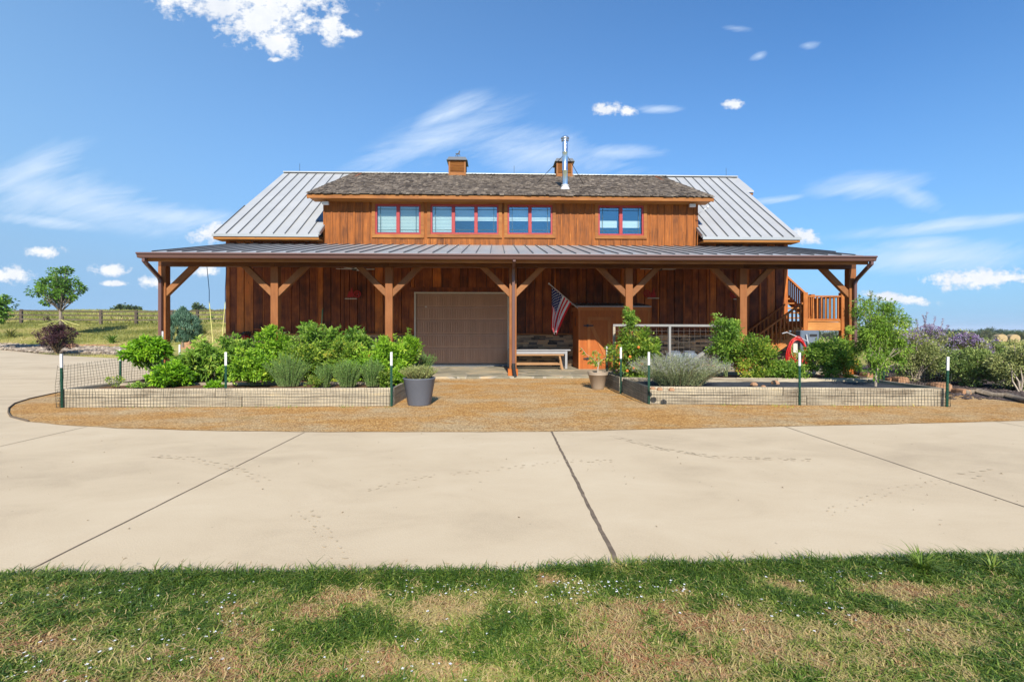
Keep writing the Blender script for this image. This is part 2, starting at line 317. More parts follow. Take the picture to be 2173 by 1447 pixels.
M['bark']=mat('bark',[(0,(.09,.065,.045)),(.5,(.2,.16,.12)),(1,(.34,.29,.23))],[((20,20,4),4,1.2)],tint=.4,rough=.9,bump=.006)
M['palebark']=mat('pale_bark',[(0,(.22,.17,.13)),(.5,(.4,.33,.26)),(1,(.56,.49,.4))],[((20,20,4),4,1)],tint=.4,rough=.9)
M['stem']=mat('green_stem',[(0,(.07,.11,.03)),(1,(.2,.24,.09))],[],tint=.8,rough=.7)
M['drystem']=mat('brown_stem',[(0,(.11,.07,.035)),(1,(.26,.19,.1))],[],tint=.8,rough=.8)
def leafm(name,stops,trans=.4,rough=.5,spec=.35): return mat(name,stops,[((7,7,7),2,.35)],tint=1.0,rough=rough,spec=spec,trans=trans)
M['basil']=leafm('bright_leaf',[(0,(0.0503,0.1409,0.0066)),(0.4,(0.1509,0.3382,0.0132)),(0.75,(0.285,0.5073,0.0242)),(1,(0.4695,0.6482,0.055))])
M['tomato']=leafm('mid_green_leaf',[(0,(0.0621,0.1366,0.0167)),(0.4,(0.1552,0.2938,0.0334)),(0.75,(0.295,0.4372,0.0627)),(1,(0.5278,0.6012,0.1149))])
M['parsley']=leafm('fresh_leaf',[(0,(0.0756,0.1713,0.0099)),(0.4,(0.1814,0.3558,0.0178)),(0.75,(0.3024,0.5007,0.0347)),(1,(0.5443,0.6324,0.0792))])
M['rosemary']=leafm('needle_leaf',[(0,(0.0464,0.1187,0.0208)),(0.5,(0.1162,0.2322,0.045)),(1,(0.2418,0.378,0.097))],.15)
M['limeleaf']=leafm('lime_leaf',[(0,(.06,.12,.012)),(.5,(.17,.28,.03)),(1,(.4,.42,.08))])
M['yellowing']=leafm('yellowing_leaf',[(0,(0.0743,0.1537,0.0167)),(0.4,(0.2079,0.3331,0.0314)),(0.7,(0.4158,0.4868,0.0627)),(0.9,(0.6831,0.538,0.094)),(1,(0.7425,0.3202,0.0627))])
M['lavender']=leafm('lavender_leaf',[(0,(0.0938,0.132,0.055)),(0.5,(0.2375,0.282,0.1265)),(1,(0.4,0.432,0.231))],.15)
M['lavtip']=leafm('lavender_head',[(0,(.2,.18,.24)),(.5,(.32,.3,.36)),(1,(.42,.42,.44))],.15)
M['sage']=leafm('grey_green_leaf',[(0,(0.0963,0.1231,0.0385)),(0.4,(0.2269,0.2657,0.0825)),(0.75,(0.3713,0.3953,0.1375)),(1,(0.55,0.5314,0.242))],.2)
M['sagegreen']=leafm('soft_green_leaf',[(0,(0.0743,0.126,0.033)),(0.4,(0.1755,0.252,0.0605)),(0.75,(0.297,0.3654,0.099)),(1,(0.459,0.4914,0.176))],.2)
M['purple']=leafm('purple_flower',[(0,(0.161,0.0771,0.2029)),(0.5,(0.3059,0.2057,0.3815)),(1,(0.4508,0.4629,0.5277))],.3)
M['plum']=leafm('plum_leaf',[(0,(0.0176,0.0075,0.0112)),(0.5,(0.056,0.0195,0.0288)),(0.8,(0.112,0.045,0.052)),(1,(0.176,0.105,0.072))],.15)
M['juniper']=leafm('blue_green_needle',[(0,(.03,.08,.05)),(.5,(.09,.19,.12)),(1,(.22,.36,.26))],.15)
M['oak']=leafm('oak_leaf',[(0,(0.0375,0.1013,0.012)),(0.4,(0.09,0.2025,0.0216)),(0.8,(0.18,0.3375,0.036)),(1,(0.33,0.459,0.06))],.3)
M['locust']=leafm('locust_leaf',[(0,(0.0675,0.1464,0.0165)),(0.4,(0.162,0.2928,0.0308)),(0.8,(0.297,0.4392,0.055)),(1,(0.486,0.5734,0.11))],.35)
M['fartree']=leafm('far_leaf',[(0,(.02,.045,.015)),(.5,(.05,.09,.028)),(1,(.10,.13,.045))],.1)
M['fartree2']=leafm('far_olive_leaf',[(0,(.05,.06,.02)),(.5,(.10,.12,.035)),(1,(.17,.16,.06))],.1)
M['fruit']=mat('orange_fruit',[(0,(.5,.1,.02)),(1,(.65,.2,.03))],[],tint=1,rough=.35)
M['petal']=mat('white_petal',[(0,(.6,.62,.68)),(1,(.8,.8,.82))],[],tint=1,rough=.7)
M['grass']=leafm('grass_blade',[(0,(.045,.095,.009)),(.15,(.10,.175,.018)),(.33,(.185,.26,.036)),(.5,(.31,.32,.075)),(.68,(.46,.38,.145)),(.88,(.54,.40,.2)),(1,(.40,.20,.10))],.3)
M['fieldgrass']=leafm('field_blade',[(0,(.10,.12,.02)),(.4,(.22,.235,.05)),(.7,(.36,.32,.10)),(1,(.5,.40,.19))],.3)
# ------------------------------------------------------------------ ground materials
def ground_mats():
    m,g=newmat('concrete'); tc=g.n('ShaderNodeTexCoord').outputs['Object']
    big=g.noise(g.mapping(tc,scale=(.25,.35,1)),1,5,.6); mid=g.noise(g.mapping(tc,scale=(1.1,1.8,1)),1,5,.65,.6); fine=g.noise(g.mapping(tc,scale=(90,90,90)),1,3,.7); sp=g.noise(g.mapping(tc,scale=(14,14,14)),1,2,.5)
    f=g.m('ADD',g.m('MULTIPLY_ADD',big,1.2,-.6),g.m('MULTIPLY_ADD',mid,.75,-.375)); f=g.m('ADD',f,g.m('MULTIPLY_ADD',fine,.5,.30))
    col=g.ramp(f,[(0,(.31,.245,.165)),(.3,(.415,.33,.225)),(.5,(.48,.385,.263)),(.7,(.512,.417,.29)),(1,(.57,.48,.35))])
    pit=g.m('LESS_THAN',sp,.245); col=g.mix(g.m('MULTIPLY',pit,.45),col,(.2,.16,.12,1))
    finish(g,col,.85,0,.25,fine,.002); M['concrete']=m
    m,g=newmat('golden_gravel'); tc=g.n('ShaderNodeTexCoord').outputs['Object']
    vo=g.n('ShaderNodeTexVoronoi'); g.l(tc,vo.inputs['Vector']); vo.inputs['Scale'].default_value=58
    sep=g.n('ShaderNodeSeparateColor'); g.l(vo.outputs['Color'],sep.inputs[0])
    big=g.noise(g.mapping(tc,scale=(.75,1.1,1)),1,6,.72); n2=g.noise(g.mapping(tc,scale=(1.3,4.5,1),loc=(5,3,0)),1,5,.6); fine=g.noise(g.mapping(tc,scale=(120,120,120)),1,3,.7)
    f=g.m('ADD',g.m('MULTIPLY_ADD',sep.outputs[0],.6,-.28),g.m('MULTIPLY_ADD',fine,.7,.15)); f=g.m('ADD',f,g.m('MULTIPLY_ADD',n2,.35,-.175))
    warm=g.ramp(f,[(0,(.11,.042,.012)),(.3,(.31,.145,.04)),(.6,(.50,.265,.08)),(.85,(.62,.39,.15)),(1,(.72,.54,.28))])
    pale=g.ramp(f,[(0,(.16,.11,.06)),(.4,(.40,.31,.18)),(1,(.66,.56,.38))])
    col=g.mix(g.m('MULTIPLY',g.m('MULTIPLY_ADD',big,5,-2.1,clamp=True),.62),warm,pale)
    gr=g.m('MULTIPLY_ADD',g.noise(g.mapping(tc,scale=(.9,2.6,1),loc=(9,1,0)),1,6,.7),7,-4.25,clamp=True)
    col=g.mix(g.m('MULTIPLY',gr,.6),col,(.11,.12,.03,1))
    h=g.m('ADD',g.m('MULTIPLY',vo.outputs['Distance'],-1.0),fine)
    finish(g,col,.9,0,.2,h,.012); M['gravel']=m
    m,g=newmat('field_soil_and_grass'); tc=g.n('ShaderNodeTexCoord').outputs['Object']
    a=g.noise(g.mapping(tc,scale=(.05,.12,1)),1,5,.6); b=g.noise(g.mapping(tc,scale=(.5,1.6,1)),1,6,.7); c=g.noise(g.mapping(tc,scale=(5,5,5)),1,3,.7)
    f=g.m('ADD',g.m('MULTIPLY_ADD',a,1.0,-.0),g.m('MULTIPLY_ADD',b,.9,-.45)); f=g.m('ADD',f,g.m('MULTIPLY_ADD',c,.5,-.25))
    col=g.ramp(f,[(0,(.11,.125,.025)),(.35,(.22,.22,.05)),(.55,(.33,.29,.09)),(.8,(.45,.36,.16)),(1,(.52,.41,.22))])
    finish(g,col,.95,0,.1,c,.05); M['field']=m
    m,g=newmat('lawn_thatch'); tc=g.n('ShaderNodeTexCoord').outputs['Object']
    b=g.noise(g.mapping(tc,scale=(3,3,3)),1,5,.6); c=g.noise(g.mapping(tc,scale=(70,70,70)),1,4,.7)
    f=g.m('ADD',b,g.m('MULTIPLY_ADD',c,1.0,-.5)); col=g.ramp(f,[(0,(.02,.035,.008)),(.4,(.09,.095,.025)),(.65,(.25,.18,.07)),(1,(.42,.3,.15))])
    finish(g,col,.95,0,.1,c,.01); M['thatch']=m
    m,g=newmat('flagstone'); tc=g.n('ShaderNodeTexCoord').outputs['Object']
    vo=g.n('ShaderNodeTexVoronoi'); g.l(g.mapping(tc,scale=(1.6,2.4,1)),vo.inputs['Vector']); vo.inputs['Scale'].default_value=1.1
    ve=g.n('ShaderNodeTexVoronoi',feature='DISTANCE_TO_EDGE'); g.l(g.mapping(tc,scale=(1.6,2.4,1)),ve.inputs['Vector']); ve.inputs['Scale'].default_value=1.1
    sep=g.n('ShaderNodeSeparateColor'); g.l(vo.outputs['Color'],sep.inputs[0]); n=g.noise(g.mapping(tc,scale=(3,6,3)),1,5,.65)
    f=g.m('ADD',g.m('MULTIPLY',sep.outputs[0],.6),g.m('MULTIPLY_ADD',n,.9,-.25))
    col=g.ramp(f,[(0,(.10,.095,.07)),(.35,(.22,.20,.145)),(.6,(.33,.29,.20)),(.85,(.42,.33,.21)),(1,(.45,.24,.13))])
    j=g.m('LESS_THAN',ve.outputs['Distance'],.025); col=g.mix(j,col,(.3,.27,.22,1))
    finish(g,col,.7,0,.35,n,.006); M['flag_stone']=m
    M['joint']=mat('joint_sealant',[(0,(.06,.045,.03)),(.5,(.14,.105,.075)),(1,(.26,.2,.14))],[((2,9,2),4,1.4)],rough=.95)
    M['print']=mat('dusty_print',[(0,(.37,.30,.205)),(1,(.49,.40,.28))],[((9,9,9),3,1)],tint=.6,rough=.95)
    M['bed_gravel']=mat('bed_gravel',[(0,(.18,.14,.10)),(1,(.5,.43,.34))],[((12,12,12),4,1.6)],rough=.95,bump=.03)
    M['edging']=mat('metal_edging',[(0,(.08,.06,.045)),(1,(.17,.13,.09))],[((3,3,3),3,1)],rough=.8)
ground_mats()
# ------------------------------------------------------------------ camera, light, sky
cam=bpy.data.cameras.new('camera'); co=bpy.data.objects.new('camera',cam); COL.objects.link(co)
co.location=(0,0,CAMZ); co.rotation_euler=(rad(90),0,0); cam.sensor_width=36; cam.lens=36*F/2173
cam.shift_x=(1086.5-CX)/2173; cam.shift_y=(HY-723.5)/2173; cam.clip_start=.05; cam.clip_end=9000; SC.camera=co
SUND=Vector((-.07,1,-.745)).normalized()
sun=bpy.data.lights.new('sun','SUN'); sun.energy=5.0; sun.angle=rad(.55); sun.color=(1,.93,.81)
so=bpy.data.objects.new('sun',sun); COL.objects.link(so); so.rotation_euler=SUND.to_track_quat('-Z','Y').to_euler(); so.location=(0,-20,20)
SC.view_settings.view_transform='Standard'; SC.view_settings.look='None'; SC.view_settings.exposure=.62; SC.view_settings.gamma=1
def world():
    w=bpy.data.worlds.new('World'); SC.world=w; w.use_nodes=True; w.node_tree.nodes.clear(); g=N(w.node_tree)
    out=g.n('ShaderNodeOutputWorld'); bg=g.n('ShaderNodeBackground'); g.l(bg.outputs[0],out.inputs[0]); bg.inputs[1].default_value=.13
    sk=g.n('ShaderNodeTexSky',sky_type='NISHITA'); sk.sun_disc=False; sk.sun_elevation=rad(36.6)
    s=-SUND; sk.sun_rotation=math.atan2(s.x,s.y); sk.air_density=1.0; sk.dust_density=.25; sk.ozone_density=2.5; sk.altitude=200
    tc=g.n('ShaderNodeTexCoord').outputs['Generated']
    sp=g.n('ShaderNodeSeparateXYZ'); g.l(tc,sp.inputs[0]); x,y,z=sp.outputs
    ys=g.m('MAXIMUM',y,.08); a=g.m('DIVIDE',x,ys); b=g.m('DIVIDE',z,ys); cv=g.n('ShaderNodeCombineXYZ'); g.l(a,cv.inputs[0]); g.l(b,cv.inputs[1]); ab=cv.outputs[0]
    # bluer air: gain on the Nishita colour
    blue=g.mix(1.0,sk.outputs[0],(.34,.68,.98,1),'MULTIPLY')
    el=g.m('ABSOLUTE',z); hz=g.m('POWER',g.m('SUBTRACT',1.0,g.m('MULTIPLY',el,1.15),clamp=True),3.0)
    lf=g.m('MULTIPLY_ADD',a,-.42,.30,clamp=True)
    hf=g.m('ADD',g.m('MULTIPLY',hz,.95),g.m('MULTIPLY',lf,.55),clamp=True)
    blue=g.mix(hf,blue,(1.6,2.8,4.25,1))
    dn=g.noise(g.mapping(ab,scale=(1,1,1)),9,6,.62); dn2=g.noise(g.mapping(ab,scale=(1,1,1),loc=(4,7,0)),26,5,.6)
    def ell(lst):
        acc=None
        for px,py,hw,hh,ang in lst:
            mp=g.mapping(ab,scale=(hw/F,hh/F,1),loc=((px-CX)/F,(HY-py)/F,0),rot=(0,0,rad(ang)),vt='TEXTURE')
            ln=g.n('ShaderNodeVectorMath',operation='LENGTH'); g.l(mp,ln.inputs[0]); q=g.m('SUBTRACT',1.0,ln.outputs['Value'],clamp=True)
            acc=q if acc is None else g.m('MAXIMUM',acc,q)
        return acc
    fl=ell([(545,-10,300,105,0),(560,35,170,95,0),(470,10,120,60,0),(590,95,80,40,-10),(700,60,60,50,-30),(740,72,40,14,0),(582,128,28,10,0),(380,-5,90,40,0),
            (455,492,78,34,15),(1290,233,52,24,0),(1555,222,34,18,0),(98,534,62,22,0),(235,573,66,20,0),(20,583,75,28,0),(245,602,46,10,0),(325,598,52,24,0),(435,574,52,20,0),
            (1705,500,58,26,-8),(2060,592,175,34,3),(1900,632,120,16,-8),(2150,590,90,16,0),(1330,236,34,16,0)])
    dn3=g.noise(g.mapping(ab,scale=(1,1.5,1),loc=(1,2,0)),75,5,.6); den=g.m('ADD',g.m('MULTIPLY',fl,1.9),g.m('MULTIPLY_ADD',dn2,3.0,-1.5)); den=g.m('ADD',den,g.m('MULTIPLY_ADD',dn3,1.7,-1.40)); den=g.m('MULTIPLY',den,g.m('MULTIPLY',fl,4.0,clamp=True)); den=g.m('MULTIPLY',den,1.25,clamp=True); den=g.m('MULTIPLY',den,g.m('MULTIPLY_ADD',fl,1.6,.35,clamp=True))
    wi=ell([(920,300,260,60,22),(1120,320,330,70,-8),(960,240,120,40,25),(1300,325,160,26,0),(70,350,190,46,22),(180,430,420,70,-10),(350,460,260,34,-4),(60,400,200,90,0),(1850,395,190,40,3),(1930,412,110,40,-25),
            (1640,425,90,12,8),(2000,480,290,22,6),(1970,545,300,50,2),(1950,520,160,24,4),(100,470,180,20,-6),(1400,232,70,14,0),(1612,120,30,14,20),(1715,97,40,15,8),(1560,60,60,14,0),(930,250,110,26,30)])
    st=g.noise(g.mapping(g.mapping(ab,rot=(0,0,rad(-16))),scale=(2.6,15,1)),1,7,.66,.7); st2=g.noise(g.mapping(g.mapping(ab,rot=(0,0,rad(-22))),scale=(9,60,1)),1,5,.65,.5)
    wd=g.m('ADD',g.m('MULTIPLY',wi,1.2),g.m('MULTIPLY_ADD',st,2.4,-1.38)); wd=g.m('ADD',wd,g.m('MULTIPLY_ADD',st2,.7,-.35)); wd=g.m('MULTIPLY',wd,g.m('MULTIPLY',wi,2.5,clamp=True)); wd=g.m('MULTIPLY',wd,.62,clamp=True)
    front=g.m('GREATER_THAN',y,.05); den=g.m('MULTIPLY',den,front); wd=g.m('MULTIPLY',wd,front)
    cc=g.ramp(g.m('ADD',dn,g.m('MULTIPLY',den,-.12)),[(.3,(5.1,5.2,5.3)),(.6,(3.9,4.2,4.7))])
    col=g.mix(wd,blue,(3.9,4.6,5.5,1)); col=g.mix(den,col,cc)
    g.l(col,bg.inputs[0])
world()
# ------------------------------------------------------------------ land
def sheet(name,pts,z,m,kind='structure',edge=0,sub=None):
    me=bpy.data.meshes.new(name); me.from_pydata([(p[0],p[1],z) for p in pts],[],[tuple(range(len(pts)))]); me.update()
    if me.polygons[0].normal.z<0: me.flip_normals()
    me.materials.append(m); o=bpy.data.objects.new(name,me); COL.objects.link(o); o['kind']=kind; return o
def land():
    xs=np.concatenate([-np.geomspace(1,2600,60)[::-1],[0],np.geomspace(1,2600,60)]); ys=np.concatenate([[-400,-60,-20,-6],np.linspace(0,110,90),np.geomspace(114,6500,50)])
    X,Y=np.meshgrid(xs,ys); Z=H(X,Y)-.05-.06*(np.abs(X)<0) ; V=np.stack([X,Y,Z],-1).reshape(-1,3); nx=len(xs)
    i=np.arange(len(ys)-1)[:,None]*nx+np.arange(nx-1)[None,:]; i=i.ravel()[:,None]
    o=npmesh('ground',V,[i+np.array([[0,1,nx+1,nx]])],np.full(len(i),.5),M['field'],smooth=True); o['kind']='structure'
land()
con=[(-60,2.0),(30,2.0),(30,8.5),(9,9.5),(-5,13),(-10,17.5)]+[G(*p)[:2] for p in ((430,767),(270,761),(180,757),(110,753),(66,749),(0,741))]+[(-60,33)]
sheet('driveway',con,0,M['concrete'])
isl=[G(*p)[:2] for p in ((17,876),(22,885),(60,895),(150,903),(250,909),(450,914),(700,917),(1170,916),(1400,911),(1660,905),(1900,900),(2173,893))]+[(12,6.9),(30,7.6),(30,17),(-9.4,17),(-9.4,12),(-8.1,11),(-7.8,9.8)]+[G(*p)[:2] for p in ((122,834),(60,848),(30,858),(18,868))]
def dense(pts,amp,closed=True,step=.12,seed=0):
    out=[]; n=len(pts)
    for i in range(n if closed else n-1):
        a=pts[i]; b=pts[(i+1)%n]; d=math.dist(a,b); k=max(1,int(d/step))
        for j in range(k):
            t=j/k; x=a[0]+(b[0]-a[0])*t; y=a[1]+(b[1]-a[1])*t; q=float(fbm(x*3+seed,y*3,3))-.5; out.append((x,y+q*amp))
    return out
sheet('gravel',dense(isl,.05),.006,M['gravel'])
# metal edging round the left tip of the gravel
mb=MB(); ep=[G(*p) for p in ((60,895),(22,885),(17,876),(18,868),(30,858),(60,848),(122,834))]+[(-7.8,9.8,0),(-8.1,11,0)]
for a,b in zip(ep,ep[1:]): mb.bar((a[0],a[1],.012),(b[0],b[1],.008),.012,.03)
e=mb.build('edging_strip',M['edging']); tag(e,'thin dark metal edging strip curving round the left tip of the gravel','edging')
# joints
def strip(name,p,w,z,m,kind='structure'):
    mb=MB(); P=[Vector((q[0],q[1],0)) for q in p]
    for i,(a,b) in enumerate(zip(P,P[1:])):
        d=(b-a).normalized(); s=Vector((-d.y,d.x,0)); w0=w*(.8+.5*float(vn(a.y*9,a.x)));w1=w*(.8+.5*float(vn(b.y*9,b.x)))
        mb.add([(a-s*w0/2)+Vector((0,0,z)),(a+s*w0/2)+Vector((0,0,z)),(b+s*w1/2)+Vector((0,0,z)),(b-s*w1/2)+Vector((0,0,z))],[(3,2,1,0)])
    o=mb.build(name,m); o['kind']=kind; return o
def line(a,b,n,amp):
    return [(a[0]+(b[0]-a[0])*i/n+amp*(random.random()-.5),a[1]+(b[1]-a[1])*i/n) for i in range(n+1)]
strip('joint',line((-2.53,5.86),(-2.51,2.2),40,.004),.011,.003,M['joint'])
strip('joint',line((.485,5.92),(.575,2.2),60,.008),.024,.003,M['joint'])
strip('joint',line((3.53,6.3),(3.66,2.2),40,.004),.010,.003,M['joint'])
strip('joint',line((-5.49,6.2),(-5.5,2.2),40,.004),.009,.003,M['joint'])
strip('joint',line((6.6,6.6),(6.7,2.2),30,.004),.009,.003,M['joint'])
strip('joint',line((-8.6,8.6),(-14,8.4),30,.02),.012,.003,M['joint'])
strip('joint',line((-9.0,12.2),(-22,12.4),30,.02),.012,.003,M['joint'])
# dusty paw and shoe prints crossing the concrete
mb=MB()
def track(pts,n,size,gap,fade=1):
    W=[G(*p)[:2] for p in pts]; 
    for i in range(n):
        t=i/(n-1)*(len(W)-1); k=min(int(t),len(W)-2); f=t-k; a=Vector(W[k]); b=Vector(W[k+1]); p=a.lerp(b,f); d=(b-a).normalized(); s=Vector((-d.y,d.x))*(gap if i%2 else -gap)
        p=p+s*random.uniform(.5,1.4)+d*random.gauss(0,.012); sz=size*(.4+.8*random.random())
        an=math.atan2(d.y,d.x)+random.gauss(0,.3)
        if random.random()<.12: continue
        m=7; q=[(p.x+math.cos(an)*math.cos(6.283*j/m)*sz-math.sin(an)*math.sin(6.283*j/m)*sz*.5,p.y+math.sin(an)*math.cos(6.283*j/m)*sz+math.cos(an)*math.sin(6.283*j/m)*sz*.5,.0035) for j in range(m)]
        mb.add(q,[tuple(range(m))],random.random())
track([(645,1085),(675,1112),(700,1150),(728,1200)],26,.017,.032)
track([(330,968),(400,972),(490,992),(560,1020)],40,.028,.035)
track([(780,1040),(900,1012),(1050,996),(1200,978),(1300,978)],52,.018,.03)
track([(1300,925),(1400,952),(1520,970),(1720,976)],80,.026,.03)
track([(1750,1090),(1830,1062),(1900,1038),(2010,1022)],36,.014,.035)
track([(2050,1010),(2120,1000)],8,.03,.05)
o=mb.build('dust_prints',M['print']); tag(o,'faint dusty paw and shoe prints trailing over the concrete','footprints',kind='stuff')
# small debris flecks
mb=MB()
for i in range(170):
    x=random.uniform(-6,7.5); y=random.uniform(2.7,5.8); s=random.uniform(.0015,.006); a=random.random()*3
    mb.tube([(x,y,.006),(x+math.cos(a)*s*2.2,y+math.sin(a)*s*2.2,.008)],s*.4,4,random.random())
o=mb.build('leaf_litter',M['drystem']); tag(o,'tiny dry bits of leaf scattered over the concrete driveway','litter',kind='stuff')
# lawn
def edge_y(x): return np.interp(x,[-12,-2.65,0,.6,3,12],[2.37,2.405,2.45,2.51,2.63,2.85])
lp=[(-14,-8),(14,-8)]+[(x,float(edge_y(x))+.0+.035*(float(fbm(x*4,3,3))-.5)) for x in np.linspace(12,-12,160)]
sheet('lawn',lp,.012,M['thatch'])
PATCH=[(.95,1.95,.36,.24),(.38,2.02,.2,.2),(.5,1.72,.45,.18),(-.3,2.12,.22,.18),(-1.85,1.86,.34,.13),(-.75,2.25,.2,.1),(1.55,1.9,.25,.15),(1.25,2.35,.12,.1),(-.2,1.75,.4,.12),(1.9,2.25,.15,.08),(.15,2.3,.15,.1),(2.35,1.85,.3,.12),(-1.2,1.7,.3,.08)]
def dry(x,y):
    d=0
    for px,py,rx,ry in PATCH: d=np.maximum(d,np.exp(-(((x-px+.25*(fbm(x*3,y*3,3)-.5))/rx)**2+((y-py+.2*(fbm(x*3+8,y*3,3)-.5))/ry)**2)))
    n=fbm(x*3.4+5,y*5.2,4); n2=fbm(x*13,y*16+3,3)
    return np.clip(d*.8+(n-.47)*1.7+(n2-.5)*1.5+.05-.22*sstep(.3,.05,edge_y(x)-y),0,1)
def lawn():
    def field(n,x0,x1,y0,y1,hmin,hmax,w,name):
        x=RNG.uniform(x0,x1,n); y=y1-(y1-y0)*RNG.random(n)**1.0; k=y<edge_y(x)+.035*(fbm(x*4,x*0+3,3)-.5)+.02; x=x[k];y=y[k]; n=len(x)
        dr=dry(x,y); g=fbm(x*5+1,y*5+2,3)
        h=RNG.uniform(hmin,hmax,n)*(.65+.9*g)*(1-.35*dr); e=sstep(.14,0,edge_y(x)-y); h*=1+.35*e
        az=RNG.random(n)*6.283; lean=RNG.uniform(.5,2.2,n)*(1+.6*dr); L=np.stack([np.cos(az),np.sin(az)],1)*(h*lean)[:,None]
        b=np.stack([x,y,np.full(n,.008)],1); wv=RNG.uniform(.6,1.3,n)*w; sa=az+1.57+RNG.normal(size=n)*.6; s=np.stack([np.cos(sa),np.sin(sa),0*sa],1)*wv[:,None]*.5
        md=b.copy(); md[:,:2]+=L*.38; md[:,2]+=h*.72; tp=b.copy(); tp[:,:2]+=L; tp[:,2]+=h*(1-.28*RNG.random(n))
        V=np.stack([b-s,b+s,md+s*.85,md-s*.85,tp],1).reshape(-1,3); i=np.arange(n)[:,None]*5
        t=np.clip(dr*.85+RNG.normal(size=n)*.2+.02,0,1); redd=(fbm(x*3.3+9,y*3.3,3)>.5)&(dr>.5)&(RNG.random(n)<.5); t=np.where(redd,.97+.03*RNG.random(n),np.minimum(t,.93))
        o=npmesh(name,V,[i+np.array([[0,1,2,3]]),i+np.array([[3,2,4]])],np.concatenate([t,t]),M['grass']); return o
    o=field(380000,-4.6,4.7,1.45,2.85,.010,.034,.0044,'lawn_grass'); tag(o,'short green and straw coloured lawn along the near side of the driveway','grass',kind='stuff')
    o=field(130000,-9,9,-.3,3,.012,.036,.0075,'lawn_grass'); tag(o,'sparser continuation of the same lawn beyond the edges of the view','grass',kind='stuff')
    # long bleached straw lying in the turf
    n=26000; x=RNG.uniform(-3.4,3.5,n); y=RNG.uniform(1.45,2.6,n); k=(y<edge_y(x)-.02)&(RNG.random(n)<.15+.85*dry(x,y)); x=x[k];y=y[k];n=len(x); az=RNG.random(n)*3.14; ln=RNG.uniform(.02,.07,n); zz=RNG.uniform(.012,.03,n)
    d=np.stack([np.cos(az)*ln,np.sin(az)*ln,RNG.normal(size=n)*.006],1); b=np.stack([x,y,zz],1); s_=np.stack([-np.sin(az),np.cos(az),0*az],1)*.0013; m_=b+d*.5; m_[:,2]+=.007
    V=np.stack([b-s_,b+s_,m_+s_,m_-s_,b+d],1).reshape(-1,3); i=np.arange(n)[:,None]*5; t=.62+.3*RNG.random(n)
    o=npmesh('straw',V,[i+np.array([[0,1,2,3]]),i+np.array([[3,2,4]])],np.concatenate([t,t]),M['grass']); tag(o,'bleached straw blades lying loose in the lawn','straw',kind='stuff')
    # clover-like flowers
    n=380; x=[];y=[]
    C=[(-2.0,2.3,.35,.07),(-1.3,2.3,.3,.08),(-.3,2.35,.4,.06),(-1.25,2.0,.25,.15),(-1.7,1.8,.3,.1),(.2,2.3,.3,.08),(.75,2.33,.3,.06),(.35,2.35,.2,.05),(-.35,1.85,.3,.15),(1.3,2.15,.3,.1),(1.6,2.5,.4,.08)]
    for i in range(n):
        c=random.choice(C); x.append(random.gauss(c[0],c[2]*.55)); y.append(random.gauss(c[1],c[3]*.8))
    mb=MB()
    for a,b in zip(x,y):
        if b>edge_y(a)-.03: continue
        b-=.06
        z=.022+random.random()*.012; r=random.uniform(.0025,.0052); t=random.random(); tl=random.uniform(-.5,.5)
        for k in range(5):
            q=6.283*k/5+t; c,s=math.cos(q),math.sin(q)
            mb.add([(a,b,z),(a+r*.8*(c-.5*s),b+r*.8*(s+.5*c),z+r*.3),(a+r*1.5*c,b+r*1.5*s,z+r*(.5+tl*c)),(a+r*.8*(c+.5*s),b+r*.8*(s-.5*c),z+r*.3)],[(0,1,2,3)],t)
    o=mb.build('lawn_flowers',M['petal']); tag(o,'tiny white flowers dotted through the green lawn','flowers',kind='stuff')
lawn()
def tuft(name,label,cat,base,n,h,w,spread,m,tint0=.2,tintr=.3,group=None):
    az=RNG.random(n)*6.283; q=RNG.random(n); hh=h*(.55+.45*RNG.random(n)); L=np.stack([np.cos(az),np.sin(az)],1)*(hh*spread*(.3+q))[:,None]
    b=np.stack([np.cos(az)*q*h*.15,np.sin(az)*q*h*.15,np.full(n,.0)],1); s=np.stack([-np.sin(az),np.cos(az),0*az],1)*w*.5
    segs=[]; K=5
    for k in range(K):
        f=k/(K-1); p=b.copy(); p[:,:2]+=L*f**1.5; p[:,2]+=hh*np.sin(f*1.7)*.9; segs.append((p,max(.05,1-f**2)))
    V=[];
    for p,wf in segs: V+= [p-s*wf,p+s*wf]
    V=np.stack(V,1).reshape(-1,3); i=np.arange(n)[:,None]*(2*K)
    Fc=np.concatenate([i+np.array([[2*k,2*k+1,2*k+3,2*k+2]]) for k in range(K-1)]); t=np.clip(tint0+tintr*RNG.random(n),0,1)
    o=npmesh(name,V,[Fc],np.tile(t,K-1),m); o.location=base; return tag(o,label,cat,group)
tuft('grass_tuft','big coarse bright green grass tuft spilling over the lawn edge at right','grass tuft',G(1955,1215),80,.115,.008,1.3,M['grass'],.12,.25)
tuft('grass_tuft','smaller coarse grass tuft right of the big one by the lawn edge','grass tuft',G(2105,1215),46,.09,.008,1.5,M['grass'],.15,.3)
mb=MB()                                          # thin seed stalks leaning over the concrete
for px in list(range(120,1250,31))+list(range(1330,1700,34)):
    x=(px-CX)/F*2.55+random.gauss(0,.03); y=float(edge_y(x))+random.gauss(-.03,.015); h=random.uniform(.03,.075); a=random.uniform(-1,1)*.05
    mb.tube([(x,y,0),(x+a*.4,y+.015,h*.7),(x+a,y+.035,h)],[.0012,.001,.0008],4,.6,False)
    for k in range(3): mb.tube([(x+a,y+.035,h),(x+a+random.gauss(0,.012),y+.04,h+random.uniform(.0,.016))],.0011,3,.9,False)
o=mb.build('seed_stalks',M['drystem']); tag(o,'thin seed stalks sticking up along the edge of the lawn','grass',kind='stuff')
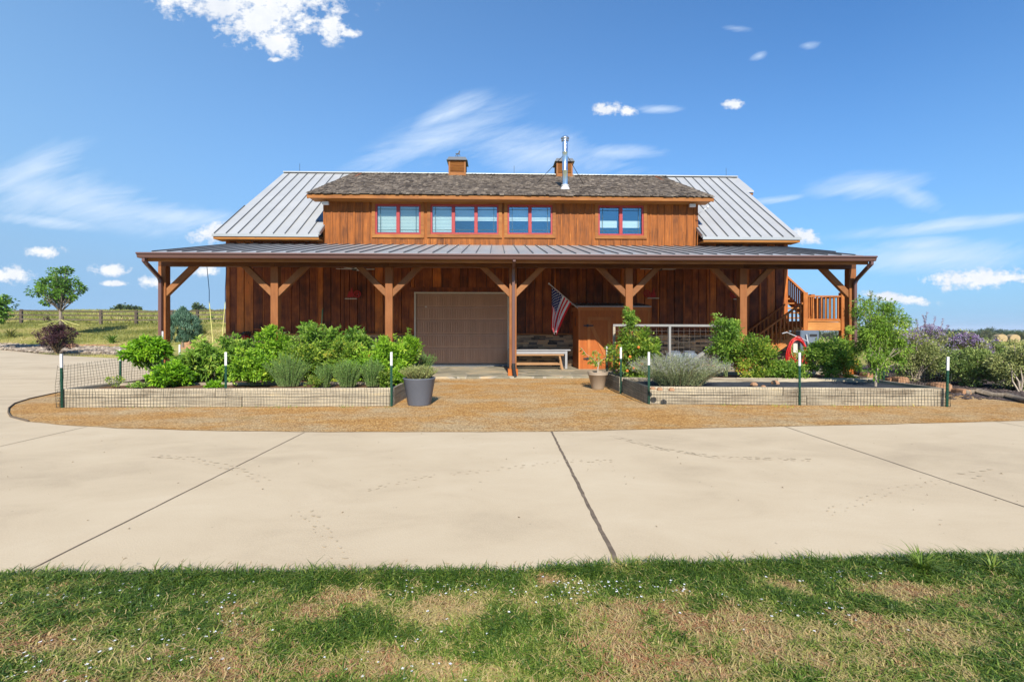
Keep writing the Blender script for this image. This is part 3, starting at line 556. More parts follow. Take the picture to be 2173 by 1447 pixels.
# field grass on the rise at left, right field, strips
def fgrass(name,label,n,x0,x1,y0,y1,h,w,cond=None,m='fieldgrass',tb=.45):
    x=RNG.uniform(x0,x1,n); y=RNG.uniform(y0,y1,n)
    if cond is not None: k=cond(x,y); x=x[k]; y=y[k]
    n=len(x); z=H(x,y)-.05; hh=h*RNG.uniform(.5,1.2,n)*(.4+1.2*fbm(x*.4,y*.4,3)); az=RNG.random(n)*6.283; L=np.stack([np.cos(az),np.sin(az),0*az],1)*hh[:,None]*RNG.uniform(.2,1,n)[:,None]
    b=np.stack([x,y,z],1); s=np.stack([np.ones(n),.3*RNG.normal(size=n),0*x],1)*w*.5; tp=b+L; tp[:,2]+=hh
    V=np.stack([b-s,b+s,tp],1).reshape(-1,3); i=np.arange(n)[:,None]*3; t=np.clip(tb+(fbm(x*.25,y*.5,4)-.5)*1.5+RNG.normal(size=n)*.16,0,1)
    o=npmesh(name,V,[i+np.array([[0,1,2]])],t,M[m]); tag(o,label,'grass',kind='stuff')
fgrass('field_grass','patchy green and tan grass on the rise behind the driveway at left',70000,-48,-9,33.5,46,.14,.05,tb=.5)
fgrass('field_grass','tall pale grass on the crest of the left hill behind the rail fence',45000,-110,-28,46,100,.4,.13,tb=.38)
fgrass('field_grass','pale green hay field behind the purple shrubs at right',45000,16,110,17,95,.22,.08,tb=.42)
def nearstrip(x,y):
    yc=np.interp(x,[-33,-25.5,-23,-20,-16.8,-13],[31,26,24,22.4,21,19.6]); return (y>yc+.05)&(y<yc+2.0+0*x)
fgrass('verge_grass','mown grass strip between the river rocks and the curved driveway',16000,-26,-9,19.6,29,.08,.03,lambda x,y:nearstrip(x,y),tb=.5)
fgrass('weeds','scattered green weeds creeping over the golden gravel',16000,-9.4,12,5.9,9.6,.035,.014,lambda x,y:(fbm(x*1.1,y*2.5,4)>.60)|((fbm(x*.9+4,y*2,3)>.5)&(x<-6.6+.3*(y-7))&(x>-8.7)&(y>6.7)&(y<9.0)&(x<-7.35))|((x>7.2)&(y<8.8)&(y>7.2)&(fbm(x*.8,y*2+5,3)>.52)),m='tomato',tb=.5)
fgrass('weeds','tiny weeds growing along the foot of the garden bed boards',1800,-7.2,7.1,7.6,8.25,.09,.014,lambda x,y:(fbm(x*2,y*0,3)>.5)&((x<-1.9)|(x>2.3)),m='yellowing',tb=.45)
# river rocks and mulch
def rocks(name,label,n,fn,s0,s1,m,cat='rocks',kind='stuff',tr=1):
    mb=MB()
    for i in range(n):
        x,y=fn(); s=random.uniform(s0,s1); a=random.random()*6.3; z=Hs(x,y)+s*.12
        vs=[]; 
        for zz,rr,k in ((-.3,.7,5),(.25,1,5),(.6,.45,5)):
            for j in range(k):
                q=a+6.283*j/k+zz; r=rr*s*.6*random.uniform(.75,1.2); vs.append((x+r*math.cos(q)*1.2,y+r*math.sin(q),z+zz*s*.85))
        fs=[(j,(j+1)%5,5+(j+1)%5,5+j) for j in range(5)]+[(5+j,5+(j+1)%5,10+(j+1)%5,10+j) for j in range(5)]+[(10,11,12,13,14)]
        mb.add(vs,fs,random.random())
    o=mb.build(name,m); tag(o,label,cat,kind=kind); return o
def rr():
    px=random.uniform(-20,300); lo=np.interp(px,[0,66,130,240,300],[742,748,749,750,751]); hi=np.interp(px,[0,66,130,300],[738,739,740,741]); 
    p=G(px,random.uniform(hi,lo)); return p[0],p[1]
sheet('rock_bed',[G(*p)[:2] for p in ((-40,738),(0,741),(66,748),(130,750),(240,751),(300,752),(300,741),(130,740),(66,739),(0,738),(-40,737))],-.02,M['bed_gravel'])
rocks('river_rocks','band of pale river rocks behind the driveway below the grassy rise',5200,rr,.09,.2,M['pale_rock'])
sheet('mulch_ring',[(G(122,752)[0]+1.9*math.cos(a/3.82),G(122,752)[1]+.9*math.sin(a/3.82)) for a in range(24)],-.012,M['mulch'])
def gp(px,py): return G(px,py)[:2]
sheet('mulch_bed',[gp(2010,836),gp(2060,842),gp(2173,856),(11.8,8.3),(13.5,10),(13.5,17),(9.6,17),(9.6,12.3),(7.2,11.2),(7.2,8.5)],.012,M['mulch'])
def rk(): x=random.uniform(7.3,12); y=random.uniform(8.6,12.5); return x,y
rocks('mulch_chips','loose bark and stone chips covering the shrub bed at right',2600,rk,.02,.06,M['mulch'],'mulch')
def block(name,label,cat,px0,px1,py0,py1,depth,m,group=None,pz=0.0):
    d=F*(CAMZ-pz)/(py1-HY); w=(px1-px0)/F*d; h=(py1-py0)/F*d; x=((px0+px1)/2-CX)/F*d
    mb=MB(); nx=5; 
    prof=[(-.5,0),(-.52,.3),(-.47,.75),(-.38,1),(.36,1),(.48,.8),(.52,.35),(.5,0)]
    for k in range(3):
        sc=[.93,1,.9][k]; 
        mb.v+= [(w*u*sc*(1+random.uniform(-.04,.04)),depth*(k-1)*.5,h*v*(sc if v>0 else 1)+random.uniform(-.02,.02)*h) for u,v in prof]
    n=len(prof)
    for k in range(2):
        for j in range(n-1): mb.f.append((k*n+j,k*n+j+1,(k+1)*n+j+1,(k+1)*n+j)); mb.t.append(.4+.3*random.random())
    mb.f.append(tuple(range(n))); mb.f.append(tuple(range(3*n-1,2*n-1,-1))); mb.t+=[.5,.6]
    o=mb.build(name,m); o.location=(x,d+depth/2,pz); tag(o,label,cat,group); return o
for i,(a,b) in enumerate(((152,166),(167,187),(188,206),(207,229),(230,247),(248,270))):
    block('edging_stone',['rust brown edging stone nearest the plum shrub','second rust edging stone from the plum shrub','third rust edging stone from the plum shrub','fourth rust edging stone from the plum shrub','fifth rust edging stone in the row below the rise','sixth rust edging stone, nearest the round basil bush'][i],'stone',a,b-1,731,738.5,.4,M['rust_rock'],'edging stones below the rise')
block('rock','squarish brown rock just behind the plum shrub','rock',139,153,729,742,.5,M['rust_rock'])
block('rock','squared reddish stone block left of the raised bed greenery','rock',383,403,723,741,.5,M['rust_rock'])
block('rock','low sandy stone slab beside the squared reddish block','rock',402,420,731,741,.5,M['rust_rock'])
block('rock','flat pinkish boulder on the grass behind the hanging ropes','rock',452,484,700,719,.7,M['rust_rock'],pz=.22)
block('stone_edge','brown stone in the shrub bed right of the porch corner','rock',1840,1866,791,804,.3,M['rust_rock'])
block('stone_edge','small brown stone under the grey shrub, right of the larger one','rock',1888,1903,802,812,.2,M['rust_rock'])
block('stone_edge','reddish brown stone near the trunk of the grey shrub','rock',1906,1930,800,814,.3,M['rust_rock'])
block('stone_edge','tilted stone against the right end of the garden bed','rock',1985,2022,812,833,.25,M['rust_rock'])
block('stone_edge','brown stone at the corner of the mulch and gravel','rock',2042,2062,826,838,.25,M['rust_rock'])
mb=MB(); P=[G(2050,838),G(2075,836),G(2110,845),G(2140,846),G(2175,856),G(2230,866)]
mb.tube([(p[0],p[1],.05) for p in P],[.05,.07,.05,.06,.05,.05],7); o=mb.build('landscape_log',M['bark'],smooth=True); tag(o,'long dark log edging the mulch bed at far right','log')
# ------------------------------------------------------------------ the barn
barn=thing('barn_house','wooden barn house with grey metal roofs and a full width timber porch','barn',(0,D0,0),TH)
UL,UR=U(483,0),U(1668,0); SL=.06
ZP=Zc(520.5,0)                                   # porch roof meets wall
def boards(mb,u0,u1,z0,z1,w,v0,v1,ops=(),gap=.012,tf=None,jit=.012):
    u=u0
    while u<u1-.02:
        e=min(u+w*random.uniform(.86,1.12),u1)
        for q in [o[0] for o in ops]+[o[1] for o in ops]:
            if u+.004<q<e: e=q
        t=tf(u) if tf else random.random(); dv=random.random()*jit
        segs=[(z0,z1)]
        for (a,b,c,d) in ops:
            if e>a+.005 and u<b-.005:
                ns=[]
                for s in segs:
                    if d<=s[0] or c>=s[1]: ns.append(s)
                    else:
                        if c>s[0]: ns.append((s[0],c))
                        if d<s[1]: ns.append((d,s[1]))
                segs=ns
        for s in segs: mb.box(u+gap/2,e-gap/2,v0-dv,v1,s[0],s[1],t)
        u=e
def battens(mb,u0,u1,z0,z1,step,w,v0,v1,ops=()):
    u=u0
    while u<=u1+.01:
        segs=[(z0,z1)]
        for (a,b,c,d) in ops:
            if u+w/2>a and u-w/2<b:
                ns=[]
                for s in segs:
                    if d<=s[0] or c>=s[1]: ns.append(s)
                    else:
                        if c>s[0]: ns.append((s[0],c))
                        if d<s[1]: ns.append((d,s[1]))
                segs=ns
        for s in segs: mb.box(u-w/2,u+w/2,v0,v1,s[0],s[1],random.random())
        u+=step
# lower front wall
gd=(U(880,0),U(1080,0),0,Zc(623.5,0))
ZW=Zc(506,0)
mb=MB(); 
def tf(u):
    r=random.random(); return .25+.3*r if r<.5 else (.05+.2*random.random() if r<.78 else .75+.25*random.random())
dq=(U(686,-.05)-.01,U(1482,-.05)+.01,ZP-.06,99)
boards(mb,UL,UR,1.1,ZW,.285,-.03,.05,[gd,dq],tf=tf,gap=.02,jit=.02); battens(mb,UL+.3,UR-.2,1.1,ZP-.07,.285*3,.045,-.055,-.02,[(gd[0]-.2,gd[1]+.16,0,gd[3]+.22)])
mb.box(UL-.02,UL+.1,-.07,.05,1.1,ZW,.7); mb.box(UR-.1,UR+.02,-.07,.05,1.1,ZW,.8)
mb.build('front_wall',M['siding'],barn)
mb=MB(); mb.box(UL,gd[0],.05,.12,0,ZW); mb.box(gd[1],UR,.05,.12,0,ZW); mb.box(gd[0],gd[1],.05,.12,gd[3],ZW); mb.build('sheathing',M['dark'],barn)
# stone skirt
mb=MB(); z=SL-.02
while z<1.07:
    h=random.uniform(.035,.085)
    for (a,b) in ((UL-.03,gd[0]-.05),(gd[1]+.05,UR+.03)):
        u=a
        while u<b-.03:
            l=random.uniform(.12,.5); e=min(u+l,b); mb.box(u,e-.004,-.09-random.random()*.045,.05,z,min(z+h-.004,1.085),random.random()*.9+.05); u=e
    z+=h
mb.build('stone_skirt',M['slate'],barn)
mb=MB(); mb.box(UL-.04,gd[0]-.05,-.15,-.031,1.088,1.14,.3); mb.box(gd[1]+.05,UR+.04,-.15,-.031,1.088,1.14,.3); mb.build('wall_ledge',M['trimh'],barn)
# side and rear walls
ZE=Zc(500,-.45); ZRm=(B(605,363,4.25)[2]+B(1550,376,4.25)[2])/2-.04; VR=4.25; SLP=(ZRm-ZE)/(VR+.45); DEP=2*VR
ue0,ue1=U(450,-.45),U(1700,-.45); ur0,ur1=U(603,VR),U(1551,VR)
def gable(u0,u1,name):
    P=[(-.0,0),(DEP,0),(DEP,ZE+.2),(VR,ZRm-.25),(0,ZE+.2)]; mb=MB(); n=len(P)
    mb.add([(u0,p[0],p[1]) for p in P]+[(u1,p[0],p[1]) for p in P],[tuple(range(n)),tuple(range(2*n-1,n-1,-1))]+[(i,i+n,(i+1)%n+n,(i+1)%n) for i in range(n)],.4)
    s=-1 if u0<0 else 1; uo=u0 if s<0 else u1; v=.15
    while v<DEP:
        zt=ZE+.1+(min(v,DEP-v))*SLP*.93; mb.box(min(uo,uo+s*.02),max(uo,uo+s*.02),v-.022,v+.022,1.1,zt,random.random()); v+=.3
    mb.build(name,M['siding'],barn)
gable(UL+.0,UL+.1,'side_wall'); gable(UR-.1,UR,'side_wall')
mb=MB(); boards(mb,UL,UR,0,ZE+.1,.3,DEP,DEP+.04); mb.build('rear_wall',M['siding'],barn)
# main roof
def slope(mb,uA0,uA1,vA,zA,uB0,uB1,vB,zB,th,t=.5):
    P=[(uA0,vA,zA),(uA1,vA,zA),(uB1,vB,zB),(uB0,vB,zB)]; Q=[(p[0],p[1],p[2]-th) for p in P]
    mb.add(P+Q,[(0,1,2,3),(7,6,5,4),(0,4,5,1),(1,5,6,2),(2,6,7,3),(3,7,4,0)],t)
mb=MB(); nseg=52; 
ulist=np.arange(-12,12,.362)
def roofpans(mb,sb,uA0,uA1,vA,zA,uB0,uB1,vB,zB,step,off=0,th=.07,rh=.035,rw=.022):
    k0=math.floor(min(uA0,uB0)/step)-1
    for k in range(k0,k0+120):
        a=k*step+off; b=a+step
        A0,A1=max(a,uA0),min(b,uA1); B0,B1=max(a,uB0),min(b,uB1)
        if A0>=A1 and B0>=B1: continue
        if A0>=A1: A0=A1=min(max(A0,uA0),uA1)
        if B0>=B1: B0=B1=min(max(B0,uB0),uB1)
        slope(mb,A0,A1,vA,zA,B0,B1,vB,zB,th,random.random())
        # seam at a, clipped to the sheared ends
        if a>min(uA0,uB0) and a<max(uA1,uB1):
            t0,t1=0,1
            if a<uA0: t0=(uA0-a)/(uA0-uB0)
            if a>uA1: t0=(a-uA1)/(uB1-uA1)
            if a<uB0: t1=(a-uA0)/(uB0-uA0)
            if a>uB1: t1=(uA1-a)/(uA1-uB1)
            if t1>t0+.01:
                p=Vector((a,vA+(vB-vA)*t0,zA+(zB-zA)*t0+rh/2)); q=Vector((a,vA+(vB-vA)*t1,zA+(zB-zA)*t1+rh/2)); sb.bar(p,q,rw,rh,.5)
sb=MB(); ud0,ud1=U(686,-.05),U(1482,-.05); roofpans(mb,sb,ue0,ud0,-.45,ZE,ur0,ud0,VR,ZRm,.362,.1); roofpans(mb,sb,ud1,ue1,-.45,ZE,ud1,ur1,VR,ZRm,.362,.1)
slope(mb,ur0,ur1,VR,ZRm,ue0,ue1,DEP+.45,ZE,.07)
rm=mb.build('main_roof',M['roof'],barn); sb.build('roof_seams',M['seam'],rm)
mb=MB(); mb.bar((ur0,VR,ZRm+.01),(ur1+.25,VR,ZRm+.01),.22,.04); mb.build('ridge_cap',M['flash'],barn)
# the little hood at the right gable peak
mb=MB(); hu0=ur1-.02; hu1=U(1563.7,VR)+.05; 
slope(mb,hu0,hu1,VR-1.25,ZRm-1.25*SLP-.01,hu0,hu1,VR,ZRm-.01,.06); slope(mb,hu0,hu1,VR,ZRm-.01,hu0,hu1,VR+1.25,ZRm-1.25*SLP-.01,.06); hd=mb.build('gable_hood',M['roof'],barn)
mb=MB(); mb.box(hu0-.3,hu1,VR-1.2,VR+1.2,ZRm-1.3*SLP-.12,ZRm-1.25*SLP-.07); mb.build('hood_underside',M['soffit'],barn)
# eave trim left and right of the dormer
ud0,ud1=U(686,-.05),U(1482,-.05)
for a,b in ((ue0+.03,ud0+.0),(ud1,ue1-.03)):
    mb=MB(); mb.box(a,b,-.44,-.40,ZE-.16,ZE-.072,.6); mb.box(max(a,UL-.25),min(b,UR+.25),-.40,.05,ZE-.16,ZE-.12,.4)
    mb.build('eave_trim',M['soffit'],barn)
mb=MB(); mb.box(ud1-.03,ue1,-.475,-.442,ZE-.085,ZE-.004)
mb.bar((ud1-.05,-.47,ZE+.02),(ud1-.05,-.03,ZE+.42*SLP+.04),.04,.1); mb.build('eave_edge',M['flash'],barn); mb=MB(); mb.box(ue0,ud0,-.475,-.442,ZE-.085,ZE-.004); mb.bar((ud0+.03,-.47,ZE+.02),(ud0+.03,-.03,ZE+.42*SLP+.04),.04,.1)
mb.build('eave_edge',M['flash'],barn)
# dormer
ZD0=Zc(414,-.5); ZD1=ZRm-.02; VD=-.5; wu0,wu1=U(650,VD),U(1516,VD); DS=(ZD1-ZD0)/(VR-VD)
wins=[(797,893,434,498,2,[1,1]),(914,1058,434.5,498,3,[1,.5,.5]),(1077,1172,435.5,498.5,2,[.5,.5]),(1269,1365,437,500.5,2,[.3,.3])]
WV=-.02; ops=[]
for (a,b,c,d,n,bl) in wins: ops.append((U(a,WV),U(b,WV),B((a+b)/2,d,WV)[2],B((a+b)/2,c,WV)[2]))
def top_at(v): return ZD0+(v-VD)*DS
ZT=top_at(0)-.12; ZB=ZP-.05
mb=MB(); boards(mb,ud0,ud1,ZB,ZT,.25,-.03,.04,ops,gap=.004,jit=.004); mb.build('dormer_wall',M['dormer'],barn)
mb=MB(); t4=[(o[0]-.1,o[1]+.1,o[2]-.14,o[3]+.12) for o in ops]; battens(mb,ud0+.02,ud1-.02,ZB,ZT,.242,.04,-.055,-.028,t4); mb.build('dormer_battens',M['dormer'],barn)
for (u,nm) in ((ud0,1),(ud1,-1)):
    mb=MB(); P=[(0,ZE+.3),(VR-.1,ZRm-.1),(VR-.1,ZRm-.02),(0,top_at(0)-.08)]
    mb.add([(u,p[0],p[1]) for p in P]+[(u+nm*.06,p[0],p[1]) for p in P],[(0,1,2,3),(7,6,5,4),(0,4,5,1),(1,5,6,2),(2,6,7,3),(3,7,4,0)],.4); mb.build('dormer_cheek',M['siding'],barn)
mb=MB(); slope(mb,wu0+.03,wu1-.03,VD+.03,ZD0-.02,wu0+.03,wu1-.03,VR,ZD1-.05,.05); mb.box(wu0+.08,wu1-.08,VD+.06,.0,ZD0-.14,ZD0-.11,.5)
mb.build('dormer_soffit',M['soffit'],barn)
mb=MB(); mb.box(wu0+.02,wu1-.02,VD+.01,VD+.05,ZD0-.145,ZD0-.055,.5)
for u in (wu0+.02,wu1-.02): mb.bar((u,VD+.03,ZD0-.1),(u,VR-.2,ZD1-.22),.04,.12,.5)
mb.build('dormer_fascia',M['trimh'],barn)
mb=MB(); rows=36; L=VR-VD
mb.add([(wu0,VD,ZD0-.01),(wu1,VD,ZD0-.01),(wu1,VR,ZD1-.01),(wu0,VR,ZD1-.01)],[(0,1,2,3)],.2)
ang=math.atan(DS)
for r in range(rows):
    v=VD-.02+L*r/rows; u=wu0-random.random()*.1
    while u<wu1:
        w=random.uniform(.06,.15); e=min(u+w,wu1+.01); s=max(u,wu0-.015); lift=random.uniform(.012,.034); jl=random.uniform(-.03,.03); ln=.27
        if e-s>.02:
            z0=top_at(v+jl)+lift; z1=top_at(v+ln)+.012; tt=random.gauss(.5,.24)
            if random.random()<.08: z0+=.015
            P=[(s,v+jl,z0),(e-.006,v+jl,z0+random.uniform(-.006,.006)),(e-.006,v+ln,z1),(s,v+ln,z1)]; Q=[(s,v+jl,z0-.02),(e-.006,v+jl,z0-.02)]
            mb.add(P+Q,[(0,1,2,3),(4,5,1,0),(0,3,4),(1,5,2)],min(max(tt,0),1))
        u=e
sh=mb.build('shingle_roof',M['shingle'],barn)
# rear slope stays metal; ridge shingles
mb=MB(); u=wu0+.02
while u<wu1: mb.bar((u,VR,ZD1+.0),(u+.16,VR,ZD1+.008+random.random()*.015),.24,.02,random.random()); u+=.13
mb.build('ridge_shingles',M['shingle'],barn)
# windows
for wi_,((a,b,c,d,n,bl),(u0,u1,z0,z1)) in enumerate(zip(wins,ops)):
    mb=MB(); f=.055; mb.box(u0,u1,-.06,.08,z1-f,z1); mb.box(u0,u1,-.06,.08,z0,z0+f); mb.box(u0,u0+f,-.058,.08,z0,z1); mb.box(u1-f,u1,-.058,.08,z0,z1)
    W=(u1-u0)/n
    for k in range(1,n): mb.box(u0+W*k-.055,u0+W*k+.055,-.058,.08,z0+f,z1-f)
    wn=mb.build('window',M['red_frame'],barn,bevel=.004)
    mb=MB(); tw=.11
    def mit(q): mb.prism(q,(-.075,-.03),random.random())
    mit([(u0-tw,z1+tw*.8),(u1+tw,z1+tw*.8),(u1+.005,z1),(u0-.005,z1)][::-1]); mit([(u0-tw,z0-tw),(u1+tw,z0-tw),(u1+.005,z0),(u0-.005,z0)])
    mit([(u0-tw,z0-tw),(u0-.002,z0),(u0-.002,z1),(u0-tw,z1+tw*.8)]); mit([(u1+tw,z0-tw),(u1+.002,z0),(u1+.002,z1),(u1+tw,z1+tw*.8)][::-1])
    mb.build('casing',M['trimh'],wn)
    for k in range(n):
        x0=u0+W*k+(f if k==0 else .055); x1=u0+W*(k+1)-(f if k==n-1 else .055)
        mb=MB(); mb.box(x0,x1,.0,.006,z0+f,z1-f); mb.build('pane',M['glass'],wn)
        mb=MB(); zt=z1-f-.10; zb=z0+f+.10; q=.007
        mb.box(x0,x1,-.012,-.001,zt-q,zt+q); mb.box(x0,x1,-.012,-.001,zb-q,zb+q)
        if k==0: mb.box(x0+.1-q,x0+.1+q,-.013,-.001,z0+f,z1-f)
        if k==n-1: mb.box(x1-.1-q,x1-.1+q,-.013,-.001,z0+f,z1-f)
        mb.build('muntin',M['muntin'],wn)
        mb=MB(); hh=(z1-z0-2*f)
        if wi_==3: mb.box(x0+.0,x1-.04,.09,.10,z0+f+hh*.26,z0+f+hh*.52); 
        else:
            zl=z0+f if bl[k]==1 else z0+f+hh*.48; nn=int((z1-f-zl)/.045)
            for j in range(nn): zz=zl+j*.045; mb.add([(x0,.075,zz),(x1,.075,zz),(x1,.095,zz+.046),(x0,.095,zz+.046)],[(0,1,2,3)],random.random())
        mb.build('blind',M['blind'],wn)
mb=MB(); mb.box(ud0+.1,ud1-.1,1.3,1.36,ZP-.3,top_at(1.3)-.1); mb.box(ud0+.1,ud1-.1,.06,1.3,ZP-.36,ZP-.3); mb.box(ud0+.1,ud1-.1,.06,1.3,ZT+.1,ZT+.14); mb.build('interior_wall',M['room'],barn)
# flood lights
for px,py in ((692,429),(1468,434)):
    p=B(px,py,-.2); mb=MB(); mb.box(p[0]-.1,p[0]+.1,-.30,-.2,p[2]-.10,p[2]+.0); fl_=mb.build('flood_light',M['white'],barn,bevel=.01)
    mb=MB(); mb.bar((p[0],-.17,p[2]+.02),(p[0]-.02,-.06,p[2]+.1),.03,.03); mb.build('bracket',M['dark'],fl_)
# antenna arm and skylights
mb=MB(); p=B(1484,452,-.3); q=B(1502,440,-.45); mb.tube([(p[0],-.1,p[2]-.1),p,q],[.012,.012,.012],6); mb.lathe([(0,.05),(.03,.04),(.035,0),(.03,-.04),(0,-.05)],q,10); mb.build('antenna_arm',M['galv'],barn,smooth=True)
def onroof(u,v,dz=0): return (u,v,ZE+(v+.45)*SLP+dz)
for (a,b,s) in ((665,684,1),(1487,1503,-1)):
    mb=MB(); u0=U(a,.6);u1=U(b,.6)
    if s<0: u0=ud1+.01; u1=u0+.22
    else: u1=ud0-.01; u0=u1-.36
    P=[onroof(u0,.35,.05),onroof(u1,.35,.05),onroof(u1,.95,.05),onroof(u0,.95,.05)]; 
    mb.add(P+[(p[0],p[1],p[2]-.05) for p in P],[(0,1,2,3),(0,4,5,1),(1,5,6,2),(2,6,7,3),(3,7,4,0)]); mb.build('skylight',M['sky_glass'],barn)
# cupolas
def cupola(px0,px1,pyt,pyb,vane):
    v=VR-.3; a=B(px0,pyt,v); b=B(px1,pyb,v); uc=(a[0]+b[0])/2; w=b[0]-a[0]; zt=a[2]; zb=ZRm-.35; vc=v+w/2
    mb=MB(); mb.box(uc-w/2+.03,uc+w/2-.03,vc-w/2+.03,vc+w/2-.03,zb,zt-.04,.4)
    n=8
    for k in range(n):
        z=zb+.4+(zt-.1-zb-.4)*k/n; 
        for s in (-1,1): P=[(uc-w/2+.05,vc+s*(w/2-.03),z+.05),(uc+w/2-.05,vc+s*(w/2-.03),z+.05),(uc+w/2-.05,vc+s*(w/2+.008),z),(uc-w/2+.05,vc+s*(w/2+.008),z)]; mb.add(P,[(0,1,2,3) if s>0 else (3,2,1,0)],.3+.4*random.random())
    c=mb.build('cupola',M['trimh'],barn)
    for x in (-1,1):
        for y in (-1,1): mb=MB(); mb.box(uc+x*(w/2-.03)-.035,uc+x*(w/2-.03)+.035,vc+y*(w/2-.03)-.035,vc+y*(w/2-.03)+.035,zb-.1,zt,.7); mb.build('corner_board',M['trimv'],c)
    mb=MB(); e=w/2+.08; mb.add([(uc-e,vc-e,zt-.05),(uc+e,vc-e,zt-.05),(uc+e,vc+e,zt-.05),(uc-e,vc+e,zt-.05),(uc-e*.8,vc-e*.8,zt+.1),(uc+e*.8,vc-e*.8,zt+.1),(uc+e*.8,vc+e*.8,zt+.1),(uc-e*.8,vc+e*.8,zt+.1)],[(3,2,1,0),(4,5,6,7),(0,1,5,4),(1,2,6,5),(2,3,7,6),(3,0,4,7)]); mb.build('cap',M['seam'],c)
    if vane:
        mb=MB(); z=zt+.1; mb.tube([(uc,vc,z),(uc,vc,z+.26)],.012,6); mb.bar((uc-.1,vc,z+.12),(uc+.1,vc,z+.12),.012,.012)
        hs=[(-.10,.24),(-.07,.27),(.0,.26),(.03,.30),(.05,.38),(.09,.36),(.10,.33),(.075,.31),(.08,.27),(.07,.22),(.11,.17),(.09,.165),(.05,.21),(-.03,.22),(-.08,.14),(-.10,.15),(-.065,.225)]
        mb.prism([(uc+x,z+y) for x,y in hs],(vc-.006,vc+.006)); mb.build('weathervane',M['dark'],c)
cupola(952,988,338,371,True); cupola(1181,1215,341,372,False)
# stove pipe on the dormer roof
vp=.75; q=B(1199,398,vp); up_=q[0]; zb=top_at(vp); zt=B(1199,291,vp)[2]; rp=.095
mb=MB(); mb.lathe([(rp,0),(rp,.62),(rp+.006,.63),(rp+.006,.66),(rp,.67),(rp,1.25),(rp+.006,1.26),(rp+.006,1.29),(rp,1.3),(rp,zt-zb-.14)],(up_,vp,zb),24); pipe=mb.build('stove_pipe',M['steel'],barn,smooth=True)
mb=MB(); mb.lathe([(.17,-.12),(.16,.02),(.125,.08),(.125,.10),(.14,.11),(.14,.13),(.1,.15)],(up_,vp,zb),24); mb.build('pipe_flashing',M['white'],pipe,smooth=True)
mb=MB(); mb.lathe([(rp,0),(.13,.015),(.13,.05),(.10,.055),(.10,.075),(.145,.09),(.145,.12),(.12,.14),(.12,.155),(0,.16)],(up_,vp,zt-.16),24); mb.build('pipe_cap',M['steel'],pipe,smooth=True)
mb=MB(); zg=zb+(zt-zb)*.62
for s in (-1,1): v2=2.0; mb.tube([(up_+s*.1,vp,zg),(up_+s*.85,v2,top_at(v2)+.03)],.011,6)
mb.build('brace_rod',M['dark'],pipe)
mb=MB()
for px,py in ((1091,352),(1541,357),(636,356)): p=B(px,370,VR); mb.tube([(p[0],VR,ZRm),(p[0],VR,ZRm+.38)],.007,5)
mb.build('lightning_rod',M['dark'],barn)
# porch roof
VG=-4.0; VE=-3.86; zgt=(B(288,535,VG)[2]+B(1862,543,VG)[2])/2; ZEv=zgt+.03; pu0,pu1=U(321,VE),U(1832,VE); gu0,gu1=U(288,VG),U(1862,VG)
mb=MB(); sb=MB(); roofpans(mb,sb,pu0,pu1,VE,ZEv,UL-.02,UR+.1,-.01,ZP,.355,.05,th=.03,rh=.03,rw=.02)
pr=mb.build('porch_roof',M['proof'],barn); sb.build('roof_seams',M['seam'],pr)
mb=MB(); slope(mb,gu0+.1,gu1-.1,VE+.02,ZEv-.035,UL-.1,UR+.1,.04,ZP-.035,.05); mb.build('porch_ceiling',M['soffit'],barn)
mb=MB(); mb.box(gu0+.12,gu1-.12,VE+.005,VE+.045,ZEv-.23,ZEv-.05,.6); mb.build('porch_fascia',M['trimh'],barn)
mb=MB(); zt_=zgt; P=[(VE,zt_-.02),(VG,zt_),(VG-.012,zt_-.012),(VG-.012,zt_-.035),(VG+.02,zt_-.05),(VG+.03,zt_-.095),(VG+.045,zt_-.125),(VE,zt_-.13)]
n=len(P); mb.add([(gu0,p[0],p[1]) for p in P]+[(gu1,p[0],p[1]) for p in P],[tuple(range(n-1,-1,-1)),tuple(range(n,2*n))]+[(i,(i+1)%n,(i+1)%n+n,i+n) for i in range(n)])
mb.build('gutter',M['gutter'],barn)
# posts, beam, braces
VP=-3.24; PW=.19; zbm=Zc(567.5,VP); zbt=Zc(544,VP)
pc=[U(346,VP),U(581.7,VP),U(825,VP),U(1088.5,VP),U(1335.5,VP),U(1578,VP),U(1811,VP)]; pc[0]=U(335,VP)+PW/2; pc[6]=U(1817.5,VP)-PW/2
for i,u in enumerate(pc):
    mb=MB(); mb.box(u-PW/2,u+PW/2,VP,VP+PW,SL,zbm-.002 if 0<i<6 else zbm-.002,.35+.3*random.random()); po=mb.build('porch_post',M['post'],barn,bevel=.006)
    mb=MB(); mb.box(u-PW/2-.035,u+PW/2+.035,VP-.035,VP+PW+.035,SL,SL+.17,.9); mb.build('plinth',M['orange'],po,bevel=.005)
mb=MB()
for i in range(6): mb.box(pc[i]-(PW/2 if i==0 else 0)+.001,pc[i+1]+(PW/2 if i==5 else 0)-.001,VP+.005,VP+PW-.005,zbm,zbt+.1,random.random())
mb.build('porch_beam',M['beam'],barn,bevel=.004)
mb=MB()
for i in (0,6): mb.bar((pc[i],VP+PW,zbt+.02),(pc[i],0,ZP-.2),.12,.18,.4)
for i in range(1,6): mb.bar((pc[i],VP+PW,zbt+.02),(pc[i],0,ZP-.2),.09,.14,.3)
mb.build('rafter',M['beam'],barn)
